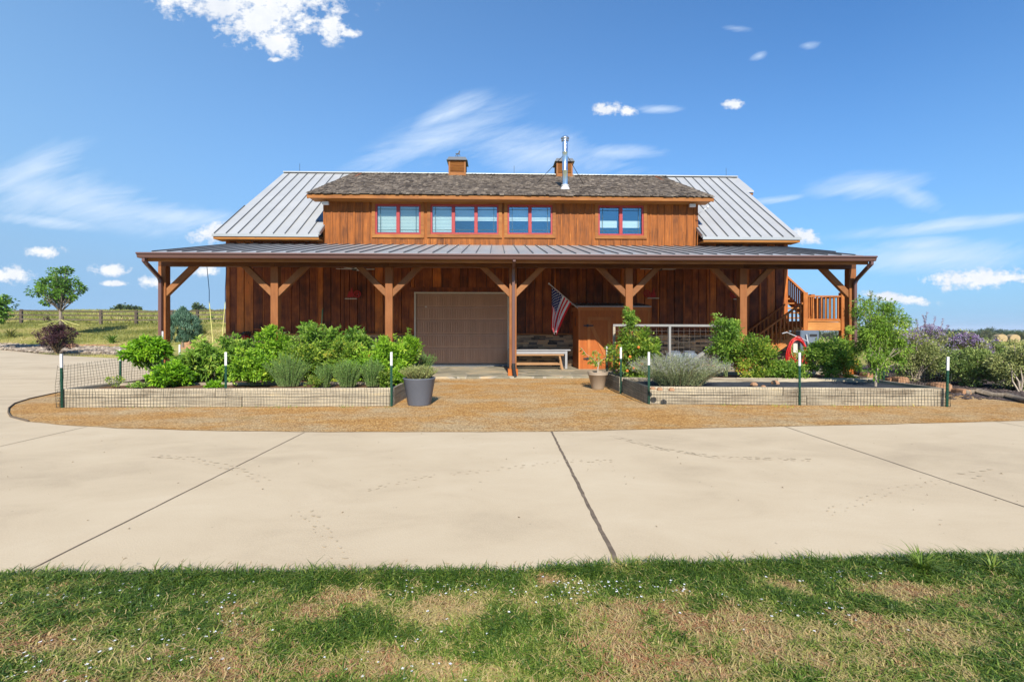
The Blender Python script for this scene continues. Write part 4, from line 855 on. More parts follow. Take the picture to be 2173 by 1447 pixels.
for i,u in enumerate(pc):
    for s in (-1,1):
        if (i==0 and s<0) or (i==6 and s>0): continue
        zl=Zc(632 ,VP); x0=u+s*(PW/2-.0); mb=MB(); L_=zbm-Zc(617,VP); b=.15
        poly=[(x0,Zc(630,VP)),(x0,Zc(630,VP)+b*1.35),(x0+s*(zbm-Zc(630,VP)-b*1.35),zbm),(x0+s*(zbm-Zc(630,VP)),zbm)]
        if s<0: poly=poly[::-1]
        poly=[(p[0],p[1]-.001) for p in poly]; mb.prism(poly,(VP+.03,VP+.15),random.random()); mb.build('brace',M['brace'],barn,bevel=.004)
# downspouts
def spout(pts,name='downspout'):
    mb=MB()
    for a,b in zip(pts,pts[1:]): mb.bar(a,b,.075,.085,.5,up=(0,1,0))
    for a in pts[1:-1]: mb.box(a[0]-.037,a[0]+.037,a[1]-.042,a[1]+.042,a[2]-.03,a[2]+.03)
    return mb.build(name,M['gutter'],barn,bevel=.008)
zg0=zgt-.13; vs=VP-.055
spout([(U(306,-3.9),-3.9,zg0+.03),(U(306,-3.9),-3.9,zg0-.06),(U(312,-3.82),-3.82,zg0-.13),(U(338,vs),vs,zg0-.40),(U(341,vs),vs,zg0-.5),(U(341,vs),vs,.1)])
d2=spout([(U(1849,-3.9),-3.9,zg0+.03),(U(1849,-3.9),-3.9,zg0-.06),(U(1842,-3.82),-3.82,zg0-.13),(U(1817,vs),vs,zg0-.40),(U(1814,vs),vs,zg0-.5),(U(1814,vs),vs,.35)])
d3=spout([(pc[3]+.01,-3.9,zg0+.03),(pc[3]+.01,-3.9,zg0-.02),(pc[3]+.01,vs-.03,zg0-.12),(pc[3]+.01,vs,zg0-.3),(pc[3]+.01,vs,.38)])
for u,dd in ((pc[3]+.01,d3),(U(1815,vs),d2)):
    mb=MB(); pts=[];rr_=[]
    for k in range(25): f=k/24; pts.append((u+.05*f**2,vs-.02-.12*f**2,.38-.36*f)); rr_.append(.045+(.008 if k%2 else 0))
    mb.tube(pts,rr_,12); mb.build('drain_hose',M['dark'],dd)
# garage door
u0,u1=U(883.5,.03),U(1077,.03); zs=[B(980,y,.03)[2] for y in (625.5,652,679.5,709,738,771.5)]
dr=None
for k in range(5):
    mb=MB(); z1,z0=zs[k],zs[k+1]; mb.box(u0,u1,.028,.05,z0+.012,z1-.006 if k else gd[3]+.0,random.random()); mb.box(u0,u1,.038,.048,z0-.004,z0+.007,0)
    G6=(u1-u0)/6
    for j in range(6):
        a=u0+G6*j+.05; b=a+G6-.1; n=5; w=(b-a)/n
        for i in range(n): mb.box(a+i*w+.017,a+(i+1)*w-.017,.0,.031,z0+.06,z1-.055,random.random())
        mb.box(a-.035,a-.015,.004,.031,z0+.05,z1-.045,.7); mb.box(b+.015,b+.035,.004,.031,z0+.05,z1-.045,.7)
    if k==0: dr=mb.build('garage_door',M['door'],barn)
    else: mb.build('door_panel',M['door'],dr)
mb=MB(); zt2=gd[3]; a,b=gd[0],gd[1]
mb.box(a-.01,a+.04,-.05,.03,SL,zt2+.0); mb.box(b-.05,b,-.05,.03,SL,zt2+.0); mb.box(a-.01,b,-.052,.03,zt2,zt2+.045); mb.build('door_casing',M['cream'],barn)
mb=MB(); mb.box(a-.16,a-.012,-.06,.03,1.1,zt2+.16,.5); mb.box(b+.002,b+.12,-.06,.03,SL,zt2+.16,.5); mb.box(a-.16,b+.12,-.062,.03,zt2+.047,zt2+.2,.2); mb.build('door_trim',M['siding'],barn)
mb=MB(); mb.box(a+.04,b-.05,-.045,.03,SL,SL+.075); mb.build('door_sill',M['sill'],barn)
mb=MB(); p=B(904,651,.02); mb.lathe([(0,0),(.03,.0),(.03,.008),(0,.01)],(0,0,0),8); 
for x in range(len(mb.v)): q=mb.v[x]; mb.v[x]=(p[0]+q[0],.02-q[2],p[2]+q[1])
mb.build('lock',M['cream'],dr)
# small shelf brackets under the wall ledge and ceiling fans under the porch
p=B(553,701,-.15); mb=MB(); mb.box(p[0]-.14,p[0]+.14,-.3,-.06,p[2]+.02,p[2]+.05,.4); mb.bar((p[0],-.24,p[2]+.02),(p[0],-.06,p[2]-.12),.04,.03,.4); mb.build('wall_shelf',M['siding'],barn)
for px in (752,1400):
    c=thing('ceiling_fan','dark ceiling fan with pale blades hung under the porch '+('left of the garage door' if px<1000 else 'above the orange cabinet'),'ceiling fan'); c.parent=None
    p=B(px,571,-2.0); w=toworld(p[0],-2.0); c.location=(w[0],w[1],p[2])
    mb=MB(); mb.lathe([(0,-.05),(.06,-.04),(.08,0),(.06,.04),(.015,.06),(.015,.35)],n=14); mb.build('motor',M['dark'],c,smooth=True)
    for k in range(5):
        mb=MB(); an=1.257*k+.4; ca,sa=math.cos(an),math.sin(an); mb.bar((ca*.08,sa*.08,0),(ca*.55,sa*.55,.02),.12,.01); mb.build('blade',M['galv'],c)
# porch slab
mb=MB(); mb.box(UL-.25,UR+.3,-3.46,.0,0,SL); o=mb.build('porch_slab',M['flag_stone']); o.location=(0,D0,0); o.rotation_euler=(0,0,TH); o['kind']='structure'
# ------------------------------------------------------------------ staircase
stc=thing('outdoor_staircase','orange wood staircase with landing at the right end of the porch','staircase',(0,D0,0),TH)
LF=-1.05; LB=.22; lu0=U(1707,LF)+.0; lu1=U(1787,LF); zf=B(1750,683,LF)[2]; zr=B(1750,629,LF)[2]; zpst=B(1750,621,LF)[2]
def newel(u,v,z0,z1,w=.14,nm='newel_post'):
    mb=MB(); mb.box(u-w/2,u+w/2,v-w/2,v+w/2,z0,z1,random.random()); mb.build(nm,M['stair'],stc,bevel=.006)
newel(lu0,LF,.0,zpst); newel(lu1,LF,.0,zpst); newel(lu1-.02,LB+.15,.0,zpst+.05); newel(lu0+.02,LB+.15,.0,zf)
mb=MB(); mb.box(lu0+.07,lu1-.07,LF-.03,LF+.02,zf-.27,zf-.01,.5); mb.box(lu1-.04,lu1+.04,LF+.07,LB,zf-.27,zf-.01,.5); mb.box(lu0-.04,lu0+.04,LF+.07,LB,zf-.27,zf-.01,.5); mb.build('landing_beam',M['stairh'],stc)
mb=MB(); v=LF-.05
while v<LB+.2: mb.box(lu0+.072,lu1-.072,v,v+.13,zf,zf+.035,random.random()); v+=.138
mb.build('landing_deck',M['stairh'],stc)
def railing(a,b,n,hz,base_off,nm='railing',top=.05):
    """hand rail from a to b (top points), n balusters down hz"""
    a=Vector(a);b=Vector(b); mb=MB(); up=(0,0,1); mb.bar(a,b,.09,.045,.6,up=up); lo=Vector((0,0,-hz)); r=mb.build('hand_rail',M['stair'],stc); mb=MB(); mb.bar(a+lo,b+lo,.045,.06,.5,up=up); mb.build('bottom_rail',M['stair'],r)
    for k in range(n):
        p=a.lerp(b,(k+.5)/n); mb=MB(); mb.box(p.x-.02,p.x+.02,p.y-.02,p.y+.02,p.z-hz,p.z-.02,random.random()); mb.build('baluster',M['stair'],r)
railing((lu0+.07,LF,zr),(lu1-.07,LF,zr),8,zr-zf-.07,0)
railing((lu1,LF+.07,zr),(lu1,LB+.08,zr),7,zr-zf-.07,0)
# lower flight, down to the left in front of the wall
ra=B(1700,643,LF); rb=B(1597,717,LF); sl=(ra[2]-rb[2])/(ra[0]-rb[0]); n=8; rise=(zf-.0-SL)/n; run=rise/sl
railing((lu0-.07,LF,ra[2]),(lu0-.07-run*(n-1),LF,ra[2]-rise*(n-1)),14,.78,0); newel(lu0-.07-run*(n-1)-.05,LF,SL,ra[2]-rise*(n-1)+.08,.12)
railing((lu0-.07,-.16,ra[2]),(lu0-.07-run*(n-1),-.16,ra[2]-rise*(n-1)),14,.78,0)
for k in range(n-1):
    mb=MB(); z=zf-rise*(k+1); u=lu0-.07-run*k; mb.box(u-run-.02,u,LF+.04,-.18,z,z+.04,random.random()); mb.build('tread',M['stair'],stc)
mb=MB()
P=[(lu0-.07,zf-.02),(lu0-.07,zf-.42)]
for k in range(n): pass
poly=[(lu0-.06,zf)];
for k in range(n-1): poly+=[(lu0-.07-run*k,zf-rise*(k+1)),(lu0-.07-run*(k+1),zf-rise*(k+1))]
poly+=[(lu0-.07-run*(n-1),SL),(lu0-.07-run*(n-1)+.25,SL),(lu0-.06,zf-.42)]
poly=poly[::-1]
mb.prism(poly,(LF+.0,LF+.04),.6); mb.prism(poly,(-.2,-.16),.6); mb.build('stringer',M['stairh'],stc)
# upper flight, up and back along the side wall
n2=11; su0=lu0+.12; su1=lu1-.1; run2=.27; rs=.18
for k in range(n2):
    mb=MB(); v=LB+.1+run2*k; z=zf+rs*(k+1); mb.box(su0,su1,v,v+.3,z-.04,z,random.random()); mb.build('tread',M['stairh'],stc)
for u in (su0-.02,su1+.02): mb=MB(); mb.bar((u,LB,zf-.02),(u,LB+.1+run2*n2,zf-.02+rs*n2),.05,.26,.5); mb.build('stringer',M['stair'],stc)
railing((su1+.02,LB+.22,zpst-.03),(su1+.02,LB+.22+run2*(n2-1),zpst-.03+rs*(n2-1)),22,.76,0)
mb=MB(); mb.box(su0-.05,su1+.05,LB+.1+run2*n2,LB+2.3+run2*n2,zf+rs*n2-.2,zf+rs*n2); mb.build('upper_landing',M['stairh'],stc)
newel(su1,LB+2.2+run2*n2,0,zf+rs*n2+.95); newel(su1,LB+.2+run2*n2,0,zf+rs*n2+.95)
# ------------------------------------------------------------------ garden beds
def wbox(mb,a,b,th,z0,z1,t=.5): mb.bar((a[0],a[1],(z0+z1)/2),(b[0],b[1],(z0+z1)/2),th,z1-z0,t)
def bed(name,label,fl,fr,br,bl,zt,soilm,split=.55,mid=None):
    t=thing(name,label,'garden bed',(fl[0],fl[1],0)); o=np.array([fl[0],fl[1]])
    q=[tuple(np.array(p)-o) for p in (fl,fr,br,bl)]
    zm=zt*split
    for i,(a,b) in enumerate(((q[0],q[1]),(q[1],q[2]),(q[3],q[2]),(q[0],q[3]))):
        m=M['grey_wood'] if i in (0,2) else M['grey_woody']
        A_=Vector((a[0],a[1],0)); B_=Vector((b[0],b[1],0)); d=(B_-A_).normalized()
        if i in (1,3): A_+=d*.03; B_-=d*.03
        k=.46 if i==0 else (.62 if i==2 else 1)
        for (z0,z1,sp) in ((0,zm-.004,1-k),(zm,zt,k)):
            if k<1:
                c=A_.lerp(B_,sp); mb=MB(); wbox(mb,A_,c-d*.003,.045,z0,z1,random.random()); mb.build('board',m,t,bevel=.004)
                mb=MB(); wbox(mb,c+d*.003,B_,.045,z0,z1,random.random()); mb.build('board',m,t,bevel=.004)
            else: mb=MB(); wbox(mb,A_,B_,.045,z0,z1,random.random()); mb.build('board',m,t,bevel=.004)
    for p,q2 in zip(q,((1,1),(-1,1),(-1,-1),(1,-1))):
        mb=MB(); x=p[0]+q2[0]*.07; y=p[1]+q2[1]*.07; mb.box(x-.045,x+.045,y-.045,y+.045,0,zt-.01,.3); mb.build('corner_block',M['grey_wood'],t)
    if mid: mb=MB(); a=(q[0][0]*(1-mid)+q[3][0]*mid,q[0][1]*(1-mid)+q[3][1]*mid); b=(q[1][0]*(1-mid)+q[2][0]*mid,q[1][1]*(1-mid)+q[2][1]*mid); wbox(mb,(a[0]+.05,a[1]),(b[0]-.05,b[1]),.045,.1,zt-.01); mb.build('divider_board',M['grey_wood'],t)
    nx,ny=60,16; V=[]; 
    for j in range(ny+1):
        for i in range(nx+1):
            f,g=i/nx,j/ny; a=np.array(q[0])*(1-f)+np.array(q[1])*f; b=np.array(q[3])*(1-f)+np.array(q[2])*f; p=a*(1-g)+b*g
            V.append((p[0],p[1],zt-.06+.05*(float(fbm(p[0]*2.5,p[1]*2.5,4))-.4)))
    i=(np.arange(ny)[:,None]*(nx+1)+np.arange(nx)[None,:]).ravel()[:,None]
    npmesh('soil',np.array(V),[i+np.array([[0,1,nx+2,nx+1]])],np.full(len(i),.5),soilm,t,True); return t
ZB_=.31
def gz(px,py,z=0): p=G(px,py,z); return (p[0],p[1])
LBf=gz(137,865); LBr=gz(828,861.5); LBt=.30
bed('raised_bed','long weathered plank garden bed at left, packed with green herbs',(-7.22,7.74),(-1.97,7.90),(-1.95,10.75),(-7.05,10.6),.30,M['soil'],mid=.35)
RBl=gz(1377,856.5); RBr=gz(2000,862)
bed('raised_bed','weathered plank garden bed at right front, dark inside, lavender at its left end',(2.31,8.12),(7.08,7.88),(7.0,9.32),(2.2,9.5),.295,M['weedmat'])
bed('raised_bed','second plank garden bed at right, behind the front one, full of tomato plants',(2.18,9.62),(7.1,9.45),(7.1,10.9),(2.05,10.9),.30,M['soil'])
# stakes
def stake(px,pyt,pyb,label,tilt=0,d=None,h=None):
    if d is None: p=G(px,pyb); 
    else: p=A(px,pyt,d); p=(p[0],p[1],0)
    hh=CAMZ+(HY-pyt)/F*p[1]
    t=thing('stake',label,'stake',(p[0],p[1],-.02),group='green metal stakes with white tips'); t.rotation_euler=(0,tilt,0)
    mb=MB(); hs=hh+.02-.22
    mb.box(-.018,.018,-.003,.003,0,hs); mb.box(-.003,.003,.003,.032,0,hs)
    for k in range(int(hs/.055)): mb.box(-.007,.007,-.009,-.003,.03+k*.055,.05+k*.055)
    mb.build('post',M['stake'],t)
    mb=MB(); mb.box(-.0185,.0185,-.0035,.0035,hs,hh+.02); mb.box(-.0035,.0035,.0035,.0325,hs,hh+.02)
    for k in range(4): mb.box(-.007,.007,-.0095,-.0035,hs+.02+k*.055,hs+.04+k*.055)
    mb.build('white_tip',M['white'],t); return p
stake(131,751,866,'green stake with white tip at the front left corner of the left garden bed',-.015)
stake(479,747,863,'green stake with white tip midway along the front of the left garden bed')
stake(830.5,747,863,'green stake with white tip beside the slate blue planter')
stake(255,741,0,'green stake with white tip left of the round basil ball',d=9.15)
stake(381,731,0,'green stake with white tip behind the basil by the reddish stone block',d=10.8)
stake(345,703,0,'green stake with white tip at the left porch post behind the round basil',d=11.6)
stake(886,737,0,'green stake with white tip at the left bed back corner by the garage door',d=10.9)
stake(1317.5,737,0,'green stake with white tip halfway along the left side of the right beds',d=9.35)
stake(1377,747,858,'green stake with white tip at the front left corner of the right garden bed')
stake(1697,748,860,'green stake with white tip in the middle of the right garden bed front',0)
stake(2010,757,864,'green stake with white tip at the front right corner of the right garden bed',.02)
stake(1288,735,0,'green stake with white tip behind the potted peach tree, left of the tomato trellis',d=10.9)
stake(1876,750,0,'green stake with white tip between the feathery green tree and the grey shrub',d=11.4)
def bamboo(px0,py0,px1,py1,d,label,m='stake'):
    a=A(px0,py0,d); b=A(px1,py1,d); mb=MB(); mb.tube([(b[0]-b[0],0,0),(a[0]-b[0],0,a[2]-b[2])],.009,6); o=mb.build('plant_pole',M[m]); o.location=b; tag(o,label,'plant pole')
bamboo(684.5,656,676,790,10.3,'thin green plant pole rising highest out of the left tomato greenery')
bamboo(570.5,695,571,790,10.2,'short green plant pole in front of the second porch post from the left')
# wire mesh
def mesh(name,label,pts,ztop,zbot=.01,step=.05,hs=.05,w=.0026,sag=.01):
    mb=MB(); base=pts[0]; P=[Vector((p[0]-base[0],p[1]-base[1])) for p in pts]
    for i,(a,b) in enumerate(zip(P,P[1:])):
        L=(b-a).length; n=max(1,int(L/step)); zt=lambda f:(ztop[i]*(1-f)+ztop[i+1]*f)
        def pt(f,z): q=a.lerp(b,f); wv=sag*math.sin(f*L*3+z*7); d=(b-a).normalized(); return (q.x-d.y*wv,q.y+d.x*wv,z)
        for k in range(n+1):
            f=k/n; top=zt(f)*(1+random.uniform(-.01,.01)); mb.tube([pt(f,zbot),pt(f,(zbot+top)/2),pt(f+random.uniform(-.3,.3)/n,top)],w,3,.5,False)
        z=zbot
        while z<max(ztop[i],ztop[i+1]):
            m=max(2,int(L/.25)); mb.tube([pt(j/m,zbot+(min(z,9)-zbot)*min(1,zt(j/m)/max(ztop[i],ztop[i+1]))+random.uniform(-.002,.002)) for j in range(m+1)],w,3,.5,False); z+=hs
    o=mb.build(name,M['wire']); o.location=(base[0],base[1],0); tag(o,label,'wire fence'); return o
mesh('wire_mesh','dark wire mesh along the front boards of the left garden bed',[(-7.26,7.66),(-4.62,7.74),(-1.95,7.83)],[.31,.31,.31])
mesh('wire_mesh','wavy dark wire mesh standing along the left side of the left garden bed',[(-7.30,7.70),(-7.27,9.2),(-7.2,10.8)],[.68,.74,.72],step=.06,sag=.03)
mesh('wire_mesh','dark wire mesh along the front boards of the right garden bed',[(2.28,8.03),(4.7,7.93),(7.12,7.80)],[.30,.30,.29])
mesh('wire_mesh','dark wire mesh along the left side of the right garden beds, by the taupe pot',[(2.22,8.08),(2.1,9.35),(2.0,10.9)],[.32,.45,.5],step=.07,sag=.02)
mesh('wire_mesh','dark wire mesh running back from the right corner of the right garden bed',[(7.14,7.82),(7.2,9.4),(8.7,11.4)],[.55,.6,.6],step=.06,sag=.03)
# ------------------------------------------------------------------ pots
def pot(name,label,px,pyb,w_top,w_bot,h,m,rim=.02,band=False,y=None):
    d=y or G(px,pyb)[1]; x=(px-CX)/F*d; t=thing(name,label,'planter',(x,d+w_bot*.5,.006)); R,r=w_top/2,w_bot/2; mb=MB()
    prof=[(0,0),(r*.96,0),(r,.01)]+([(R*.9,h*.80),(R*.94,h*.81),(R*.97,h*.86),(R*.95,h*.875),(R,h*.98),(R,h)] if band else [(R-.004,h-.02),(R+.004,h-.012),(R+.004,h)])
    prof+=[(R-rim,h),(R-rim-.01,h-.07)]; mb.lathe(prof,n=48); mb.build('pot_body',m,t,smooth=True)
    mb=MB(); mb.lathe([(R-rim-.005,h-.05),(R*.5,h-.035),(0,h-.03)],n=24); mb.build('potting_soil',M['soil'],t); return t,(x,d+w_bot*.5,h)
pt,pp=pot('planter','large slate blue tapered planter beside the left garden bed',885,863,.53,.38,.45,M['pot'])
pot('planter','dark squat planter with a rusty side behind the slate blue planter',884,797,.5,.42,.42,M['pot'],y=10.35)
pt2,pp2=pot('planter','taupe flower pot with rolled rim holding a small peach tree',1271,827,.44,.26,.36,M['tanpot'],.03,True)
for px,lb in ((1430,'ribbed blue grey ceramic jar on the porch, behind the white trellis post'),(1462,'ribbed blue grey ceramic jar on the porch, right of the white trellis post')):
    p=A(px,742,13.0); mb=MB(); h=.62; n=48; prof=[(.12,0),(.17,.12),(.22,.32),(.225,.44),(.19,.54),(.15,.58),(.165,.62),(.135,.62),(.13,.5)]
    for i,(r,z) in enumerate(prof):
        for j in range(n): a=6.283*j/n; q=r*(1+(.035 if j%4<2 else -.02)*(0 if i>=5 else 1)); mb.v.append((q*math.cos(a),q*math.sin(a),z))
    for i in range(len(prof)-1):
        for j in range(n): mb.f.append((i*n+j,i*n+(j+1)%n,(i+1)*n+(j+1)%n,(i+1)*n+j)); mb.t.append(.5)
    o=mb.build('ribbed_jar',M['jar']); o.location=(p[0],p[1],SL); tag(o,lb,'jar')
# ------------------------------------------------------------------ porch furniture
VC=-1.2; cu0,cu1=U(1227.5,VC),U(1378,VC); cz=B(1300,650,VC)[2]
x,y=toworld(cu0,VC); cab=thing('storage_cabinet','orange stained wooden storage shed with diagonal braced door on the porch','cabinet',(x,y,SL),TH)
W=cu1-cu0; Hh=cz-SL; mb=MB(); mb.box(0,W,0,.02,0,Hh,.5)
xx=0
while xx<W-.05: mb.box(xx+.003,min(xx+.14,W)-.003,-.008,.001,.0,Hh-.1,random.random()); xx+=.142
mb.build('front_panel',M['orange'],cab)
for a in (0,W-.02): mb=MB(); mb.box(a,a+.02,.021,1.08,0,Hh,.4); mb.build('side_panel',M['orange'],cab)
mb=MB(); mb.box(.0,.05,-.022,-.009,0,Hh); mb.box(W-.05,W,-.022,-.009,0,Hh); mb.box(-.02,W+.03,-.035,-.023,Hh-.13,Hh+.0); mb.box(-.035,-.021,-.03,1.1,Hh-.13,Hh,.3); mb.build('corner_trim',M['orange_trim'],cab)
mb=MB(); slope(mb,-.05,W+.05,-.06,Hh+.005,-.05,W+.05,1.1,Hh+.14,.03); 
rb_=mb.build('cabinet_roof',M['proof'],cab); mb=MB()
xx=0
while xx<W: mb.bar((xx,-.05,Hh+.02),(xx,1.1,Hh+.155),.02,.025); xx+=.12
mb.build('roof_rib',M['seam'],rb_)
dx0,dx1=.27,.98; mb=MB(); zt_=Hh-.33
mb.box(dx0,dx1,-.016,-.0085,.18,zt_,.35); door=mb.build('door',M['orange'],cab)
mb=MB(); mb.box(dx0,dx1,-.030,-.0165,zt_-.09,zt_); mb.box(dx0,dx0+.09,-.031,-.0165,.18,zt_-.09); mb.box(dx1-.09,dx1,-.031,-.0165,.18,zt_-.09); mb.box(dx0+.09,dx1-.09,-.030,-.0165,.18,.27)
mb.prism([(dx0+.1,zt_-.34),(dx0+.1,zt_-.2),(dx0+.15,zt_-.2),(dx1-.09,.38),(dx1-.09,.27),(dx1-.14,.27)][::-1],(-.034,-.017)); mb.build('door_frame',M['orange_trim'],door)
mb=MB(); 
for z in (zt_-.26,.32): mb.box(dx0-.12,dx0+.18,-.042,-.0345,z-.02,z+.02); mb.box(dx0-.03,dx0+.03,-.046,-.035,z-.04,z+.04)
mb.build('hinge',M['dark'],door)
mb=MB(); mb.prism([(0,0),(.04,.03),(.05,.1),(.02,.16),(.05,.22),(0,.3),(-.05,.22),(-.02,.16),(-.05,.1),(-.04,.03)],(-.004,.004)); o=mb.build('side_ornament',M['dark'],cab); o.location=(-.004,.55,Hh-.6); o.rotation_euler=(0,0,rad(90))
# table
def local_thing(name,label,cat,u,v,z=SL,rz=0): x,y=toworld(u,v); return thing(name,label,cat,(x,y,z),TH+rz)
VT=-1.05; tu0,tu1=U(1080,VT),U(1211,VT); tz=B(1150,742,VT)[2]-SL; W=tu1-tu0
tb=local_thing('table','white painted table with a pale wood top against the stone wall','table',tu0,VT)
mb=MB(); mb.box(0,W,0,.8,tz-.035,tz); mb.build('tabletop',M['table'],tb,bevel=.004)
mb=MB(); mb.box(.07,W-.12,.03,.05,tz-.13,tz-.036); mb.box(.07,W-.12,.74,.76,tz-.13,tz-.036); mb.box(W-.14,W-.12,.051,.739,tz-.13,tz-.036); mb.build('apron',M['table'],tb)
for a in (.03,W-.17):
    for b in (.02,.72): mb=MB(); mb.box(a,a+.07,b,b+.07,0,tz-.036); mb.build('leg',M['table'],tb)
VB=-1.45; bu0,bu1=U(1084,VB),U(1197,VB); bz=B(1150,752,VB)[2]-SL; W=bu1-bu0
bn=local_thing('bench','brown wooden bench with splayed legs in front of the white table','bench',bu0,VB)
mb=MB(); mb.box(0,W,0,.3,bz-.04,bz); mb.build('seat',M['bench'],bn,bevel=.004)
for a,s in ((.13,-1),(W-.13,1)):
    for b,r in ((.04,-1),(.26,1)): mb=MB(); mb.bar((a,b,bz-.04),(a+s*.09,b+r*.03,0),.05,.035,random.random(),up=(0,1,0)); mb.build('leg',M['bench'],bn)
mb=MB(); mb.box(.1,W-.1,.02,.045,.14,.2,.4); mb.build('stretcher',M['bench'],bn)
mb=MB(); mb.box(.1,W-.1,.26,.285,.14,.2,.4); mb.build('stretcher',M['bench'],bn)
# flag
def flag():
    m,g=newmat('flag_cloth'); uv=g.n('ShaderNodeUVMap').outputs[0]; s=g.n('ShaderNodeSeparateXYZ'); g.l(uv,s.inputs[0]); u,v=s.outputs[0],s.outputs[1]
    st=g.m('MODULO',g.m('FLOOR',g.m('MULTIPLY',v,13.0)),2.0); col=g.mix(st,(.68,.02,.03,1),(.85,.85,.88,1))
    can=g.m('MULTIPLY',g.m('LESS_THAN',u,.42),g.m('GREATER_THAN',v,6/13))
    a=g.m('MULTIPLY',u,11/.42); b=g.m('MULTIPLY',g.m('SUBTRACT',v,6/13),9/(7/13)); ia=g.m('FLOOR',a); ib=g.m('FLOOR',b)
    par=g.m('COMPARE',g.m('MODULO',g.m('ADD',ia,ib),2.0),0.0,.1); fa=g.m('SUBTRACT',g.m('SUBTRACT',a,ia),.5); fb=g.m('SUBTRACT',g.m('SUBTRACT',b,ib),.5)
    th=g.m('ARCTAN2',fa,fb); r=g.m('SQRT',g.m('ADD',g.m('MULTIPLY',fa,fa),g.m('MULTIPLY',fb,fb))); lim=g.m('MULTIPLY_ADD',g.m('COSINE',g.m('MULTIPLY',th,5.0)),.11,.31)
    star=g.m('MULTIPLY',g.m('LESS_THAN',r,lim),par); cc=g.mix(star,(.014,.028,.15,1),(.85,.85,.88,1)); col=g.mix(can,col,cc); finish(g,col,.8,0,.1,None,0,.35)
    V0=-1.25
    def L(px,py,dv=0): return Vector(B(px,py,V0+dv))
    base=L(1226,654); tip=L(1165,602,-.55)
    x,y=toworld(base.x,base.y); t=thing('flag','american flag hanging from a white pole on the corner of the orange cabinet','flag',(x,y,base.z),TH)
    mb=MB(); mb.tube([(0,0,0),tip-base],.013,8); p=mb.build('pole',M['galv'],t,smooth=True)
    mb=MB(); mb.lathe([(0,.03),(.02,.02),(.025,0),(.02,-.02),(0,-.03)],tuple(tip-base),10); mb.build('pole_tip',M['white'],p)
    nu,nv=48,40; V=[];UVs=[]
    A0=L(1171,611,-.47)-base; A1=L(1213,642,-.10)-base; E0=L(1171,699,-.42)-base; E1=L(1183,712,-.22)-base
    for i in range(nu+1):
        s=i/nu                                   # along the fly
        for j in range(nv+1):
            w=j/nv                               # along the hoist, 1 at the canton (tip)
            top=A1.lerp(A0,w); q=w**.8; bot=E1.lerp(E0,q); bot=bot+Vector((0,0,(.10*math.sin(w*9)*(1-abs(2*w-1)))))
            k=s**1.0; p=top.lerp(bot,k)
            p.x-= .05*math.sin(math.pi*s)*(w>.0)*math.sin(math.pi*w)*1.2
            p.y+= (.075*math.sin(w*13+s*2.2)+.03*math.sin(w*27+s*5+1))*min(1,s*2.2); p.x+=.02*math.sin(w*19+s*4)*s
            p.x+=-.03*math.sin(s*3.1)*(1-w)
            V.append(p); UVs.append((s,w))
    me=bpy.data.meshes.new('cloth'); me.from_pydata([tuple(v) for v in V],[],[(i*(nv+1)+j,(i+1)*(nv+1)+j,(i+1)*(nv+1)+j+1,i*(nv+1)+j+1) for i in range(nu) for j in range(nv)]); me.update()
    ul=me.uv_layers.new(name='UVMap'); 
    for lp in me.loops: ul.data[lp.index].uv=UVs[lp.vertex_index]
    me.polygons.foreach_set('use_smooth',[True]*len(me.polygons)); me.materials.append(m); o=bpy.data.objects.new('cloth',me); COL.objects.link(o); o.parent=t
flag()
# red ornaments on the wall
def orn(px,py,kind,label):
    u,v,z=B(px,py,-.12); x,y=toworld(u,v); t=thing('wall_ornament',label,'wall ornament',(x,y,z),TH); mb=MB()
    if kind!=2:
        mb.prism([(-.10,-.09),(.06,-.09),(.0,.22)] if kind==0 else [(.06,-.12),(.2,-.12),(.13,.2)],(-.01,.01),.5); mb.prism([(-.16,-.1),(-.02,-.1),(-.08,.12)] if kind==0 else [(.0,-.12),(.09,-.12),(.05,.05)],(-.012,-.002),.6)
        mb.build('red_cone',M['redorn'],t)
    mb=MB(); c=(.17,-.0) if kind==0 else ((-.1,-.0) if kind==1 else (0,0)); n=20
    ring=[(c[0]+.10*math.cos(6.283*k/n),-.015,c[1]+.10*math.sin(6.283*k/n)) for k in range(n+1)]; mb.tube(ring,.018,6)
    for k in range(5): a=1.257*k+.3; mb.bar((c[0],-.015,c[1]),(c[0]+.1*math.cos(a),-.015,c[1]+.1*math.sin(a)),.02,.03,up=(0,1,0))
    mb.build('red_wheel',M['redorn'],t)
    mb=MB()
    sx=-.02 if kind==0 else (.12 if kind==1 else .2)
    for k in range(5 if kind!=2 else 2): mb.box(sx-.19+k*.075,sx-.13+k*.075,-.05,.02,-.155,-.14)
    mb.box(sx-.2,sx+.18 if kind!=2 else sx-.02,-.045,.02,-.165,-.156); mb.build('pale_strip',M['cream'],t)
orn(747,624,0,'red star and cone ornament on the wall left of the garage door')
orn(1379,623,1,'red wheel and cone ornament on the wall above the storage cabinet')
orn(1556,625,2,'small red wheel ornament on the wall left of the sixth porch post')
# ropes of a swing at the left end
for (a,b,c,lb) in (((438,566),(444,640),(452,728),'blue and yellow rope nearest the left porch post'),((481,566),(478,640),(470,728),'blue and yellow rope nearest the barn corner')):
    Y=12.9; P=[Vector(A(*q,Y)) for q in (a,b,c)]; t=thing('rope',lb+', hanging from the porch beam','rope',P[2]); 
    top=P[0]-P[2]; top.z+=.15; mid=P[1]-P[2]; mb=MB(); mb.tube([top,mid+Vector((0,0,.3)),mid],.008,6); mb.build('blue_strand',M['ropeb'],t); mb=MB(); mb.tube([mid,mid*.5,(0,0,0),(0,0,-.35)],.009,6); mb.build('yellow_strand',M['ropey'],t)
